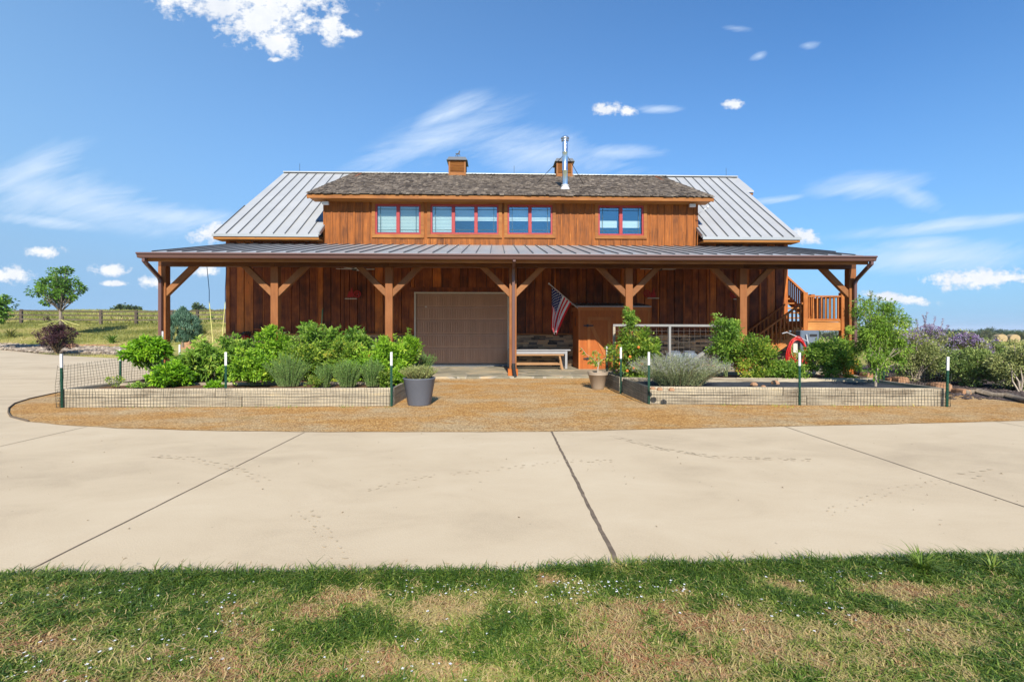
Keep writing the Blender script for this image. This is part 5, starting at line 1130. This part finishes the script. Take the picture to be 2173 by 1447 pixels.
# dark tool heap on ledge left
p=B(517,712,-.3); x,y=toworld(p[0],p[1]); t=thing('garden_bag','dark tangle of cord heaped at the barn wall left of the second post','cord bundle',(x,y,p[2]-.15),TH); mb=MB()
for k in range(16): a=random.random()*6.28; r=random.uniform(.08,.17); mb.tube([(r*math.cos(a+q*.5)*1.2,.1*math.sin(q),.1+r*.8*math.sin(q*.7+a)+.05) for q in range(9)],.008,5)
mb.build('cord_coil',M['dark'],t); mb=MB(); mb.lathe([(0,0),(.1,0),(.13,.08),(.08,.16),(0,.18)],(.06,0,.0),10); mb.build('red_core',M['redorn'],t)
p=B(517,712,-.3); mb=MB(); 
# ------------------------------------------------------------------ hose, cabinet by the stairs
p=A(1688,734,11.6); t=thing('garden_hose','bright red garden hose coiled on a hook below the stairs','hose',(p[0],p[1],p[2])); mb=MB()
for k in range(11):
    w=.17+.009*k+random.uniform(-.012,.012); h=.27+.012*k+random.uniform(-.02,.02); ox=random.uniform(-.012,.012); oy=-.10+.018*(k%6)
    mb.tube([(ox+w*math.cos(a)*(1+.12*math.sin(a)*-1),oy,h*math.sin(a)-.06-.02*k) for a in np.linspace(0,6.283,34)],.0105,6,random.random())
mb.build('hose_coil',M['hose'],t,smooth=True)
mb=MB(); mb.box(-.05,.05,.0,.03,-.16,.10); mb.build('back_plate',M['cream'],t)
mb=MB(); mb.tube([(-.33,-.02,.30),(-.22,-.02,.33),(-.1,0,.28),(.1,0,.2),(.28,0,.12)],.011,6); mb.build('hook_arm',M['galv'],t)
mb=MB(); mb.tube([(0,.04,.2),(0,.04,-p[2])],.03,8); mb.build('pole',M['stair'],t)
p=A(1719,722,13.2); W=.36; h=.42; t=thing('meter_box','grey metal cabinet with a dark slot beside the red hose','metal box',(p[0],p[1],0)); z=p[2]
mb=MB(); mb.box(-.26,.26,0,.25,z-.35,z+.27,.5); mb.build('box_body',M['grill'],t,bevel=.02); mb=MB(); mb.box(-.04,.2,-.012,-.001,z-.2,z+.2,.9); f=mb.build('front_plate',M['jar'],t,bevel=.004)
mb=MB(); mb.box(-.02,.18,-.02,-.013,z+.1,z+.17); mb.build('slot',M['dark'],f); mb=MB(); mb.tube([(-.12,-.03,z+.16),(-.09,-.05,z-.05),(-.06,-.03,z-.25)],.018,6); mb.build('handle',M['galv'],t)
mb=MB(); mb.box(-.2,-.12,.05,.12,0,z-.35); mb.box(.12,.2,.05,.12,0,z-.35); mb.build('leg',M['dark'],t)
# trellis
Y=10.95; a=A(1301,687,Y); b=A(1540,690,Y); t=thing('trellis','white framed wire panel trellis standing in the right rear garden bed','trellis',(a[0],Y,0)); W=b[0]-a[0]; zt_=a[2]
mb=MB(); mb.bar((0,0,zt_-.035),(W,0,zt_-.045),.035,.05); mb.build('top_rail',M['galvrail'],t)
for px,z0 in ((1303,0),(1421,0),(1538,0)): x=(px-CX)/F*Y-a[0]; mb=MB(); mb.box(x-.026,x+.026,-.025,.025,z0,zt_-.065); mb.build('post',M['galvrail'] if px!=1303 else M['grey_wood'],t)
mb=MB(); k=0
while k*.125<W: mb.tube([(k*.125,.035,.3),(k*.125,.035,zt_-.09)],.0024,4,.5,False); k+=1
z=.35
while z<zt_-.09: mb.tube([(0,.04,z),(W,.04,z)],.0024,4,.5,False); z+=.125
mb.build('wire_panel',M['rustwire'],t)
a=Vector(A(1458,772,10.2)); b=Vector(A(1512,736,10.4)); mb=MB(); mb.bar(a-a,b-a,.05,.06); mb.bar((b-a)*.97,(b-a)*1.03,.055,.065); o=mb.build('leaning_rail',M['galvrail']); o.location=a; tag(o,'weathered white rail slanting up out of the lavender','rail')
mb=MB(); 
for i,(px,py,w) in enumerate(((1600,818,.12),(1645,815,.14),(1620,822,.08),(1400,828,.1),(1425,829,.1),(1385,826,.09))): 
    p=G(px,py,.27); mb=MB(); mb.lathe([(0,0),(w*.5,.0),(w*.55,w*.2),(w*.3,w*.45),(0,w*.5)],n=8); o=mb.build('bed_stone',M['rust_rock']); o.location=p; tag(o,['reddish stone on the dark bed cover','larger pinkish stone on the dark bed cover','small stone in front of the reddish ones on the bed cover','pale stone at the foot of the lavender','brown stone at the foot of the lavender, right of the pale one','stone in the left corner of the right front bed'][i],'stone')
mb=MB(); a=G(1565,812,.3); b=G(1610,812,.3)
# ------------------------------------------------------------------ plants in the left bed
zb_=.27
def PB(px,d): return ((px-CX)/F*d,d,zb_)
def box_bush(name,label,cat,px0,px1,py0,py1,d,rz,n,clumps,cr,L,W,m,sm='stem',basepx=None,bz=zb_,**k):
    c0=A((px0+px1)/2,(py0+py1)/2,d); rx=(px1-px0)/2/F*d; rzz=(py1-py0)/2/F*d; bp=basepx if basepx else (px0+px1)/2
    return bush(name,label,cat,((bp-CX)/F*d,d,bz),c0,(rx*.93,rz,rzz*.9),int(n*1.5),int(clumps*1.3),cr,L,W,M[m],M[sm],**k)
box_bush('basil_plant','round ball of bright green basil on bare stems at the left bed corner','basil',276,360,712,776,9.0,.30,2000,60,.065,.08,.045,'basil',basepx=340,stems=26,stemr=.009,up=-.05,shell=.85)
box_bush('basil_plant','low dense basil clump under the round basil ball','basil',325,408,768,825,8.5,.28,1700,60,.06,.07,.042,'basil',stems=10,up=.1,flat=.5)
box_bush('pepper_plant','tall dark green leafy plant left of the front middle stake','pepper plant',385,478,725,815,9.1,.35,1900,60,.08,.095,.05,'tomato',stems=16,up=-.1)
box_bush('basil_plant','small low leafy sprig right beside the divider board in the left bed','basil',437,470,805,828,8.3,.1,260,14,.035,.05,.03,'basil',stems=4)
box_bush('parsley_clump','broad mound of light green parsley right of the front middle stake','parsley',484,592,742,824,8.5,.38,4200,120,.07,.045,.035,'parsley',stems=20,up=.2,flat=.5)
box_bush('tomato_plant','dark tomato foliage low behind the front middle stake','tomato plant',455,560,715,800,9.7,.4,2300,70,.1,.08,.04,'tomato',stems=18)
box_bush('tomato_plant','leafy tomato plant in front of the second porch post','tomato plant',535,640,696,800,9.9,.42,3000,90,.1,.075,.036,'parsley',stems=20,up=-.05)
box_bush('tomato_plant','tallest tomato plant around the thin green pole','tomato plant',625,735,688,805,9.8,.45,3600,110,.1,.08,.038,'tomato',stems=22,up=-.05)
box_bush('tomato_plant','tomato plant with raised curling shoots, right of the tallest one','tomato plant',715,812,694,800,9.9,.42,2800,80,.095,.078,.036,'tomato',stems=22,up=-.05)
box_bush('tomato_plant','yellow green tomato plant below the curling shoots','tomato plant',690,800,722,812,9.3,.3,2200,70,.085,.07,.032,'yellowing',stems=14,tl=-.08)
box_bush('tomato_plant','bright leafy tomato plant in front of the third porch post','tomato plant',788,868,716,812,9.3,.38,2800,80,.09,.07,.034,'parsley',stems=18)
box_bush('zinnia_plant','upright leafy stems at the right end of the left bed by the garage door','flowering plant',835,893,705,800,10.0,.34,1500,50,.08,.10,.026,'parsley',stems=30,up=.6)
box_bush('tomato_plant','loose low greenery between the left end plants and the parsley mound','tomato plant',400,500,735,812,9.3,.4,2000,80,.09,.06,.03,'parsley',stems=14)
box_bush('tomato_plant','loose yellow green greenery in the middle of the left bed behind the rosemary','tomato plant',590,700,715,812,9.4,.4,2600,110,.09,.055,.028,'yellowing',stems=18,tl=-.2)
box_bush('tomato_plant','loose low greenery between the broad rosemary and the flowering herb','tomato plant',740,830,738,812,9.0,.35,2000,80,.085,.055,.028,'parsley',stems=14)
def shoots(name,label,lst,m,sm='stem',L=.06,W=.025,cat='shoots'):
    t=None
    for (px0,py0,px1,py1,d) in lst:
        a=Vector(A(px0,py0,d)); b=Vector(A(px1,py1,d))
        if t is None: t=thing(name,label,cat,a); o=a.copy(); mb=MB(); C=[];D=[]
        mid=a.lerp(b,.5)+Vector((random.uniform(-.03,.03),0,.05)); mb.tube([a-o,mid-o,b-o],[.006,.004,.002],5,.5,False)
        for k in range(16):
            f=.15+.85*k/15; q=(a*(1-f)**2+mid*2*f*(1-f)+b*f*f)-o
            for s in range(3): C.append(q); D.append(Vector((random.gauss(0,1),random.gauss(0,1),random.gauss(.1,.6))))
    n=len(C); mb.build('stems',M[sm],t); leafmesh('foliage',np.array([tuple(c) for c in C]),np.array([tuple(c) for c in D]),rdir(n),L*(.6+.7*RNG.random(n)),W,RNG.random(n),M[m],t); return t
shoots('tomato_shoots','raised leafy shoots above the tomato foliage left of the garage door',[(640,720,636,693,9.9),(650,720,660,690,9.9),(700,715,722,693,9.8),(690,700,682,690,9.8),(735,730,748,700,9.9),(755,720,772,698,9.9),(560,720,568,700,9.9),(590,712,600,696,9.9)],'tomato')
shoots('tall_shoots','tall pointed leafy shoots by the left edge of the garage door',[(858,740,868,698,10),(845,745,838,710,10),(872,760,880,722,10),(880,770,897,735,10),(850,745,852,716,10),(832,740,822,714,10)],'parsley',L=.07,W=.02)
ru=[('rosemary','grey green upright rosemary bush right of the parsley mound',612,819,.38,.24,.60,170),('rosemary','slim dark upright rosemary in the middle of the left bed',690,820,.17,.14,.44,70),('rosemary','broad upright rosemary right of the slim one',738,820,.28,.22,.50,130),('rosemary','dense dark green rosemary column left of the blue pot stake',790,819,.22,.2,.50,110)]
for nm,lb,px,py,rx,ry,h,n in ru:
    p=G(px,py,zb_); spiky(nm,lb,'rosemary',p,rx,ry,h,n,44,.028,.006,M['rosemary'],M['stem'],spread=.62)
box_bush('herb_clump','low flowering light green herb between the two rosemary bushes','herb',645,700,797,824,8.3,.14,900,40,.04,.028,.016,'limeleaf',stems=8)
box_bush('herb_clump','yellow green herb at the right front corner of the left bed','herb',802,832,782,822,8.35,.12,520,22,.05,.045,.03,'limeleaf',stems=6)
box_bush('herb_clump','leafy green plant between the bed corner stake and the blue planter','herb',832,866,770,822,8.7,.18,700,26,.06,.06,.03,'parsley',stems=6)
box_bush('herb_clump','straggly half dry sprigs at the left corner of the left bed','herb',228,268,790,826,8.3,.1,110,12,.03,.035,.02,'yellowing',stems=9,stemr=.004)
box_bush('herb_clump','thin ground cover below the round basil','herb',275,320,812,824,8.3,.12,350,24,.03,.03,.02,'tomato',stems=3)
p=pp; spiky('thyme_plant','grey green thyme mound overflowing the slate blue planter','thyme',(p[0],p[1],p[2]-.06),.30,.30,.29,380,20,.022,.012,M['sage'],M['drystem'],spread=.6,hv=.3)
p=PB(898,10.55); spiky('rosemary','pale upright herb in the dark planter behind the slate blue one','rosemary',(p[0],10.6,.38),.3,.25,.40,70,30,.03,.009,M['rosemary'],M['stem'],spread=.7)
# peach tree in the taupe pot
t=thing('peach_tree','small peach tree with drooping yellow green leaves in the taupe pot','potted tree',(pp2[0],pp2[1],pp2[2]-.04)); mb=MB(); C=[];D=[]
br=[[(0,0,0),(.0,0,.12),(.02,0,.24)],[(.01,0,.18),(-.1,0,.30),(-.25,-.02,.42),(-.36,-.02,.56)],[(.01,0,.2),(-.06,0,.32),(-.10,0,.47),(-.03,0,.50)],[(.02,0,.22),(.09,0,.30),(.17,0,.34),(.21,0,.30)],[(.02,0,.2),(-.08,.05,.26),(-.16,.06,.27)],[(.02,0,.24),(.04,.1,.36),(.03,.15,.46)]]
for i,b_ in enumerate(br):
    mb.tube(b_,[.016 if i==0 else .006]*len(b_) if i==0 else [.007,.005,.004,.003][:len(b_)],6,.6,False)
    if i:
        for s in range(len(b_)-1):
            for k in range(9):
                f=random.random(); q=[b_[s][j]*(1-f)+b_[s+1][j]*f for j in range(3)]; C.append(q); D.append((random.gauss(0,.6),random.gauss(0,.6),random.gauss(-.7,.4)))
n=len(C); mb.build('trunk',M['palebark'],t,smooth=True); leafmesh('foliage',np.array(C),np.array(D),rdir(n),.10*(.7+.6*RNG.random(n)),.026,.35+.65*RNG.random(n),M['limeleaf'],t)
# right beds
box_bush('tomato_plant','big tomato plant with green fruit on the left half of the white trellis','tomato plant',1296,1410,678,815,10.1,.42,5200,150,.10,.062,.03,'yellowing',basepx=1350,stems=34,up=-.1,tl=-.14)
box_bush('tomato_plant','upper tomato shoot in front of the fifth porch post','tomato plant',1318,1358,655,700,10.1,.15,420,24,.05,.06,.028,'tomato',basepx=1340,bz=.9,stems=8)
box_bush('tomato_plant','upright tomato plant on the right half of the white trellis','tomato plant',1504,1580,668,785,10.1,.36,3000,90,.09,.058,.03,'tomato',basepx=1540,stems=20)
box_bush('tomato_plant','spreading tomato plant with orange leaves left of the hose','tomato plant',1555,1655,705,800,9.9,.38,3000,100,.09,.055,.028,'yellowing',stems=24,tl=-.12)
box_bush('tomato_plant','low green tomato plant in front of the red hose','tomato plant',1625,1715,766,808,9.7,.32,2300,80,.075,.05,.028,'tomato',stems=16)
box_bush('tomato_plant','dense green tomato plant right of the grey metal cabinet','tomato plant',1700,1815,708,805,9.9,.4,3800,120,.09,.055,.028,'tomato',stems=24)
box_bush('tomato_plant','yellowing tomato foliage at the foot of the right porch post','tomato plant',1775,1822,722,795,9.8,.24,1100,36,.07,.05,.026,'yellowing',stems=12)
box_bush('tomato_plant','sparse dry tomato stems between the stairs and the front bed','tomato plant',1570,1640,780,806,9.7,.2,700,30,.05,.05,.024,'yellowing',stems=16)
mb=MB(); R=random.Random(3)
for i,(px,py) in enumerate(((1331,787),(1337,757),(1345,781),(1362,773),(1355,737),(1315,772))):
    p=A(px,py,9.55); mb=MB(); mb.lathe([(0,.03),(.02,.022),(.03,0),(.022,-.022),(0,-.028)],n=10); o=mb.build('tomato',M['fruit'],smooth=True); o.location=p; tag(o,'ripe orange tomato hanging among the trellis plant leaves','tomato','ripe tomatoes on the trellis plant')
p=G(1458,822,.27); spiky('lavender','wide grey lavender bush with pale flower spikes in the right front bed','lavender',(p[0]+.03,p[1]+.45,.25),.86,.55,.60,900,26,.032,.008,M['lavender'],M['drystem'],spread=.62,tipm=M['lavtip'],tipn=7,tipl=.014,hv=.3)
# feathery tree at the right bed corner
def tree(name,label,cat,base,c,r,n,clumps,cr,L,W,m,bark,tr,th,group=None,**k):
    return bush(name,label,cat,base,c,r,n,clumps,cr,L,W,M[m],M[bark],partname='crown',trunk=(th,tr),group=group,**k)
b=G(1880,822,.26); c=A(1868,712,b[1]+.3)
tree('locust_tree','young feathery bright green tree at the right end of the right bed','tree',(b[0],b[1]+.25,.2),c,(.47,.4,.62),8500,75,.12,.052,.018,'locust','palebark',.022,.45,stems=30,up=-.4,shell=.7,tm=.6)
box_bush('willow_shrub','tall airy pale green shrub behind the right porch post','shrub',1815,1905,632,760,14.5,.8,2700,90,.17,.08,.022,'sagegreen',sm='bark',bz=0,basepx=1850,stems=50,stemr=.014,up=.5,shell=.5)
shoots('shrub_shoots','airy pointed shoots at the top of the tall pale shrub',[(1850,660,1848,618,14.4),(1862,660,1868,630,14.4),(1880,668,1896,640,14.4),(1838,655,1830,634,14.4),(1895,690,1915,655,14.4),(1825,660,1822,625,14.4)],'sagegreen','bark',L=.09,W=.025)
def sagebush(label,px0,px1,py0,py1,d,n,purple,pz=0,bp=None,g='sage',dens=110,tall=0):
    cx=(px0+px1)/2; t=box_bush('sage_shrub',label,'shrub',px0,px1,py0,py1,d,(px1-px0)/2/F*d*.8,n,dens,.12,.042,.026,g,sm='palebark',bz=0,basepx=bp or cx,stems=36,stemr=.016,up=.2,shell=.55)
    b=np.array(t.location)
    if purple:
        k=purple; px=RNG.normal((px0+px1)/2+pz,(px1-px0)*.27,k); top=py0+((px-cx)/(px1-px0))**2*(py1-py0)*1.3
        py=top+np.abs(RNG.normal(size=k))*(py1-py0)*.16; Y=d-RNG.random(k)*(px1-px0)/2/F*d*.7; P=np.stack([(px-CX)/F*Y,Y,CAMZ+(HY-py)/F*Y],1)-b
        P=np.repeat(P,3,0)+rdir(3*k)*.03; leafmesh('flowers',P,rdir(3*k),rdir(3*k),.032,.03,RNG.random(3*k),M['purple'],t)
    return t
sagebush('tall purple flowering sage rising highest in the row of shrubs',1925,2020,688,802,13.2,7000,380,6,g='sage')
shoots('sage_shoots','long purple tipped shoots on top of the tallest sage shrub',[(1958,712,1968,663,13),(1975,712,1984,672,13),(1990,715,2002,676,13),(1950,712,1944,676,13),(2000,722,2012,690,13),(2012,728,2022,700,13),(1930,705,1925,688,13),(1965,700,1958,668,13)],'purple','palebark',L=.04,W=.022)
sagebush('grey sage shrub on a short bare trunk right of the feathery tree',1894,1998,700,802,11.6,6000,120,-20,bp=1944,g='sage')
sagebush('low green sage shrub filling the gap behind the corner stake',1965,2055,736,812,11.8,4500,30,0,g='sagegreen')
sagebush('sage shrub topped with the densest bright purple flowers',1998,2100,706,792,12.2,6500,680,14,g='sage')
sagebush('green sage shrub with pale forked trunks right of the corner stake',2018,2130,738,814,10.6,7000,0,0,bp=2066,g='sagegreen')
sagebush('dull green sage shrub behind the forked one, near the hay field',2076,2145,720,802,12.6,4200,70,-10,g='sagegreen')
sagebush('silvery shrub cut off by the right edge of the photo',2114,2220,720,828,9.9,7500,0,0,bp=2165,g='sage')
def trunks(label,px,py,d,spread,n,hgt,r):
    b=G(px,py); t=None; mb=MB()
    for k in range(n):
        a=(k/(n-1)-.5)*spread; mb.tube([(a*.1,0,0),(a*.5,random.gauss(0,.05),hgt*.45),(a,random.gauss(0,.1),hgt)],[r,r*.8,r*.4],6,random.random(),False)
    o=mb.build('bare_trunks',M['palebark'],smooth=True); o.location=(b[0],b[1],0); tag(o,label,'trunks')
trunks('pale forked bare trunks fanning out under the green sage shrub',2064,818,0,.75,7,.42,.02)
trunks('grey branching bare trunks at the foot of the silvery shrub',2166,832,0,.6,6,.5,.018)
trunks('thin bare trunks under the grey sage shrub beside the feathery tree',1944,810,0,.7,7,.55,.013)
# ------------------------------------------------------------------ left background
b=G(122,751); 
t=bush('plum_shrub','dark plum leaved shrub beside the driveway on the left','shrub',(b[0],b[1],0),(b[0],b[1],.95),(.82,.7,.78),5200,120,.16,.085,.04,M['plum'],M['drystem'],stems=46,stemr=.02,up=.6,shell=.5,flat=.75)
d=24.5; c=A(388,697,d); zb0=Hs(c[0],d)
def conif(name,label,px,pyt,pyb,w,d):
    c=A(px,pyb,d); h=(pyb-pyt)/F*d; W=w/F*d/2; t=thing(name,label,'shrub',(c[0],d,c[2]))
    n=9000; k=150; z=RNG.random(k)**.8; a=RNG.random(k)*6.283; rr=W*np.clip(1.25*np.sin(np.clip(z*2.7+.5,0,3.1)),.05,1)*(.72+.4*RNG.random(k)); 
    C0=np.stack([np.cos(a)*rr*(.6+.4*RNG.random(k)),np.sin(a)*rr,z*h*.93],1); ci=RNG.integers(0,k,n); off=rdir(n)*np.array([.16,.16,.24])*(RNG.random((n,1))**.6)*(h/2.2)
    P=C0[ci]+off; P[:,2]=np.maximum(P[:,2],.02); D=unit(np.stack([P[:,0]*.5,P[:,1]*.5,np.full(n,.9)],1)+rdir(n)*.5); ct=RNG.random(k)
    leafmesh('foliage',P,D,rdir(n),.13*(.6+.8*RNG.random(n)),.028,np.clip(.45*ct[ci]+.55*RNG.random(n),0,1),M['juniper'],t)
    mb=MB(); mb.tube([(0,0,-.2),(0,0,h*.85)],[.06,.015],7); mb.build('trunk',M['bark'],t); return t
conif('juniper_bush','rounded blue green juniper behind the left porch post',388,655,728,66,23.0)
def ltree(name,label,px,pyb,d,cx0,cx1,cy0,cy1,n,cl,cr,L,W,tr,stake=False,m='oak'):
    x=(px-CX)/F*d; z=Hs(x,d)-.05; c=A((cx0+cx1)/2,(cy0+cy1)/2,d); r=((cx1-cx0)/2/F*d*.9,(cx1-cx0)/2/F*d*.8,(cy1-cy0)/2/F*d*.88)
    return tree(name,label,'tree',(x,d,z),c,r,n,cl,cr,L,W,m,'bark',tr,(CAMZ+(HY-cy1)/F*d)-z+.3,stems=cl,up=.1,shell=.62,tm=.5,trm=.35)
t=ltree('oak_tree','young round oak tree with guy lines by the rail fence',129,690,37,76,178,578,652,2500,34,.34,.19,.12,.11)
box_bush('oak_tree','topmost leafy branches of the young oak by the fence','tree',104,150,564,592,37,.7,260,12,.25,.18,.11,'oak',sm='bark',bz=2.6,stems=16,stemr=.03)
x=(129-CX)/F*37; mb=MB(); zz=Hs(x,37)
for k,(px,py) in enumerate(((82,690),(112,688),(168,690),(142,688))):
    p=A(px,py,35.5); q=(x,37,zz+1.35); mb.tube([p,q],.018,5)
o=mb.build('guy_lines',M['ropey']); tag(o,'pale guy lines bracing the young oak trunk','guy lines')
mb=MB(); mb.tube([(x+.25,36.9,zz-.1),(x+.25,36.9,zz+1.6)],.07,7); o=mb.build('tree_stake',M['fence_wood']); tag(o,'wooden stake right against the young oak trunk','tree stake')
t=ltree('oak_tree','oak tree cut off by the left edge of the photo',-22,730,29,-80,24,618,692,2600,34,.4,.17,.11,.11)
def lowplant(name,label,px,py,h,w,n,m='fieldgrass'):
    p=G(px,py) if py>738 else None
    d=34+ (730-py)*.35 if p is None else p[1]; x=(px-CX)/F*d; tuft(name,label,'grass clump',(x,d,Hs(x,d)-.05),n,h,w,1.1,M[m],.1,.4)
lowplant('grass_clump','spiky pale grass clump in the tree shade at far left',22,722,.9,.05,60)
lowplant('grass_clump','dark green weed clump on the rise right of the plum shrub',237,729,.75,.06,60,'tomato')
lowplant('grass_clump','weedy grass clump below the hanging ropes',433,718,.7,.05,60)
lowplant('grass_clump','tall weed near the fence behind the hanging ropes',447,690,.9,.05,50,'tomato')
# rail fence along the rise
fx=[(-60,760),(44,44.5),]; 
pts=[(-260,40.5),(-140,42),(45,44),(214,44.5),(289,44.8),(365,45.2),(419,45.6),(478,46.2),(560,47.5)]
for i,(px,d) in enumerate(pts):
    x=(px-CX)/F*d; z=Hs(x,d)
    if i in (0,): pass
fe=thing('rail_fence','long grey three rail wooden fence running along the foot of the left hill','fence',((-(CX)/F*44),44,0)); ox,oy=fe.location.x,fe.location.y
F_=[]
for (px,d) in pts: x=(px-CX)/F*d; F_.append((x,d,Hs(x,d)-.05))
for (x,y,z) in F_: mb=MB(); mb.box(x-ox-.11,x-ox+.11,y-oy-.08,y-oy+.08,z-.1,z+1.36,random.random()); mb.build('post',M['fence_wood'],fe)
for (a,b) in zip(F_,F_[1:]):
    for h in (.45,.85,1.22):
        mb=MB(); s=random.uniform(-.04,.04); mb.bar((a[0]-ox,a[1]-oy-.06,a[2]+h+s),(b[0]-ox,b[1]-oy-.06,b[2]+h-s),.06,.11,random.random()); mb.build('rail',M['fence_wood'],fe)
# small trees on the left crest
for (px,py,w,h,lb) in ((262,657,36,11,'low dark tree clump on the crest of the left hill'),(283,659,26,9,'small dark bush beside the tree clump on the hill crest'),(422,660,22,18,'pointed dark tree on the crest seen between post and ropes'),(437,664,22,8,'low bush right of the pointed crest tree')):
    d=100; c=A(px,py,d); r=(w/2/F*d,1.5,h/2/F*d*1.4); bush('crest_tree',lb,'tree',(c[0],d,c[2]-1),c,r,900,40,.5,.4,.3,M['fartree'],M['bark'],partname='crown',trunk=(.6,.1),stems=6)
# hay bales
for px,py,lb in ((2122,728,'left round hay bale in the field at far right'),(2149,727,'right round hay bale in the field at far right'),(2055,733,'hay bale half hidden by the purple shrubs')):
    d=80; x=(px-CX)/F*d; z=Hs(x,d)-.1; R=.72; mb=MB(); n=26; W=1.2
    for y0,rr_ in ((-W/2,0),(-W/2-.03,R*.5),(-W/2,R*.93),(-W/2+.06,R),(W/2-.06,R),(W/2,R*.93),(W/2,0)):
        for j in range(n): a=6.283*j/n; mb.v.append((rr_*math.cos(a)*(1+.02*math.sin(a*5)),y0,R+rr_*math.sin(a)))
    for i in range(6):
        for j in range(n): mb.f.append((i*n+j,i*n+(j+1)%n,(i+1)*n+(j+1)%n,(i+1)*n+j)); mb.t.append(random.random())
    o=mb.build('hay_bale',M['hay']); o.location=(x,d,z); o.rotation_euler=(0,0,rad(-14)); tag(o,lb,'hay bale')
# tree line at right: one crown + trunk of each of three kinds, copied
proto=[]
for k in range(3):
    t=thing('field_tree','dark tree in the row at the far side of the hay field','tree',(0,0,0)); t['group']='trees beyond the hay field'
    P,ct,od,CC,off=crown_pts(1500,np.array([0,0,3.0]),np.array([3.2,2.6,2.5]),46,.85,.6,.5)
    leafmesh('crown',P,unit(od+rdir(1500)),rdir(1500),.55,.42,np.clip(.6*ct+.4*RNG.random(1500),0,1),M['fartree' if k!=1 else 'fartree2'],t)
    mb=MB(); mb.tube([(0,0,-.5),(0,0,2.6)],[.22,.12],6); mb.build('trunk',M['bark'],t); proto.append(t)
first=[True]*3
def place(x,y,s,k,z=None):
    if first[k]: t=proto[k]; first[k]=False
    else:
        t=proto[k].copy(); COL.objects.link(t)
        for c in proto[k].children:
            if c.type=='MESH' and c.parent==proto[k]: q=c.copy(); COL.objects.link(q); q.parent=t
    t['label']=['dark green tree in the row beyond the hay field','olive toned tree in the row beyond the hay field','deep green bushy tree in the row beyond the hay field'][k]
    t.location=(x,y,Hs(x,y) if z is None else z); t.scale=(s*random.uniform(.9,1.4),s,s*random.uniform(.85,1.15)); t.rotation_euler=(0,0,random.random()*6)
KID=[list(p.children) for p in proto]
for i in range(34):
    px=1700+i*17+random.uniform(-6,6); d=random.uniform(185,215); place((px-CX)/F*d,d,random.uniform(.6,.8),random.choice([0,0,2,1]))
for i in range(16):
    px=2050+i*13+random.uniform(-4,4); d=random.uniform(150,172); place((px-CX)/F*d,d,random.uniform(.38,.52),random.choice([1,1,0]))
for i in range(8):
    px=2085+i*16; d=250; place((px-CX)/F*d,d,random.uniform(.85,1.05) if 2080<px<2130 else .75,2)
# distant wooded ridges
def ridge(name,label,y0,x0,x1,h,n,m,seed):
    xs=RNG.uniform(x0,x1,n); q=h*(.5+fbm(xs*.004+seed,xs*0,4)); z0=H(xs,np.full(n,y0)); f=RNG.random(n); P=np.stack([xs,y0+RNG.random(n)*60,z0+q*f],1)
    o=leafmesh(name,P,rdir(n),rdir(n),h*.28,h*.22,RNG.random(n),m); tag(o,label,'woods',kind='stuff')
ridge('far_woods','hazy far wooded ridge on the right horizon',900,500,1500,9,6000,M['fartree'],3)
ridge('far_woods','faint line of woods on the distant horizon',2400,900,4200,20,5000,M['fartree'],9)
# air: a thin even haze round everything
mb=MB(); mb.box(-4000,4600,-450,7000,-60,30); hz=mb.build('haze',M['dark']); hz['kind']='stuff'
m,g=newmat('air'); o=g.n('ShaderNodeOutputMaterial'); v=g.n('ShaderNodeVolumePrincipled'); v.inputs['Color'].default_value=(.75,.85,1,1); v.inputs['Density'].default_value=.00022; g.l(v.outputs[0],o.inputs['Volume']); hz.data.materials.clear(); hz.data.materials.append(m)
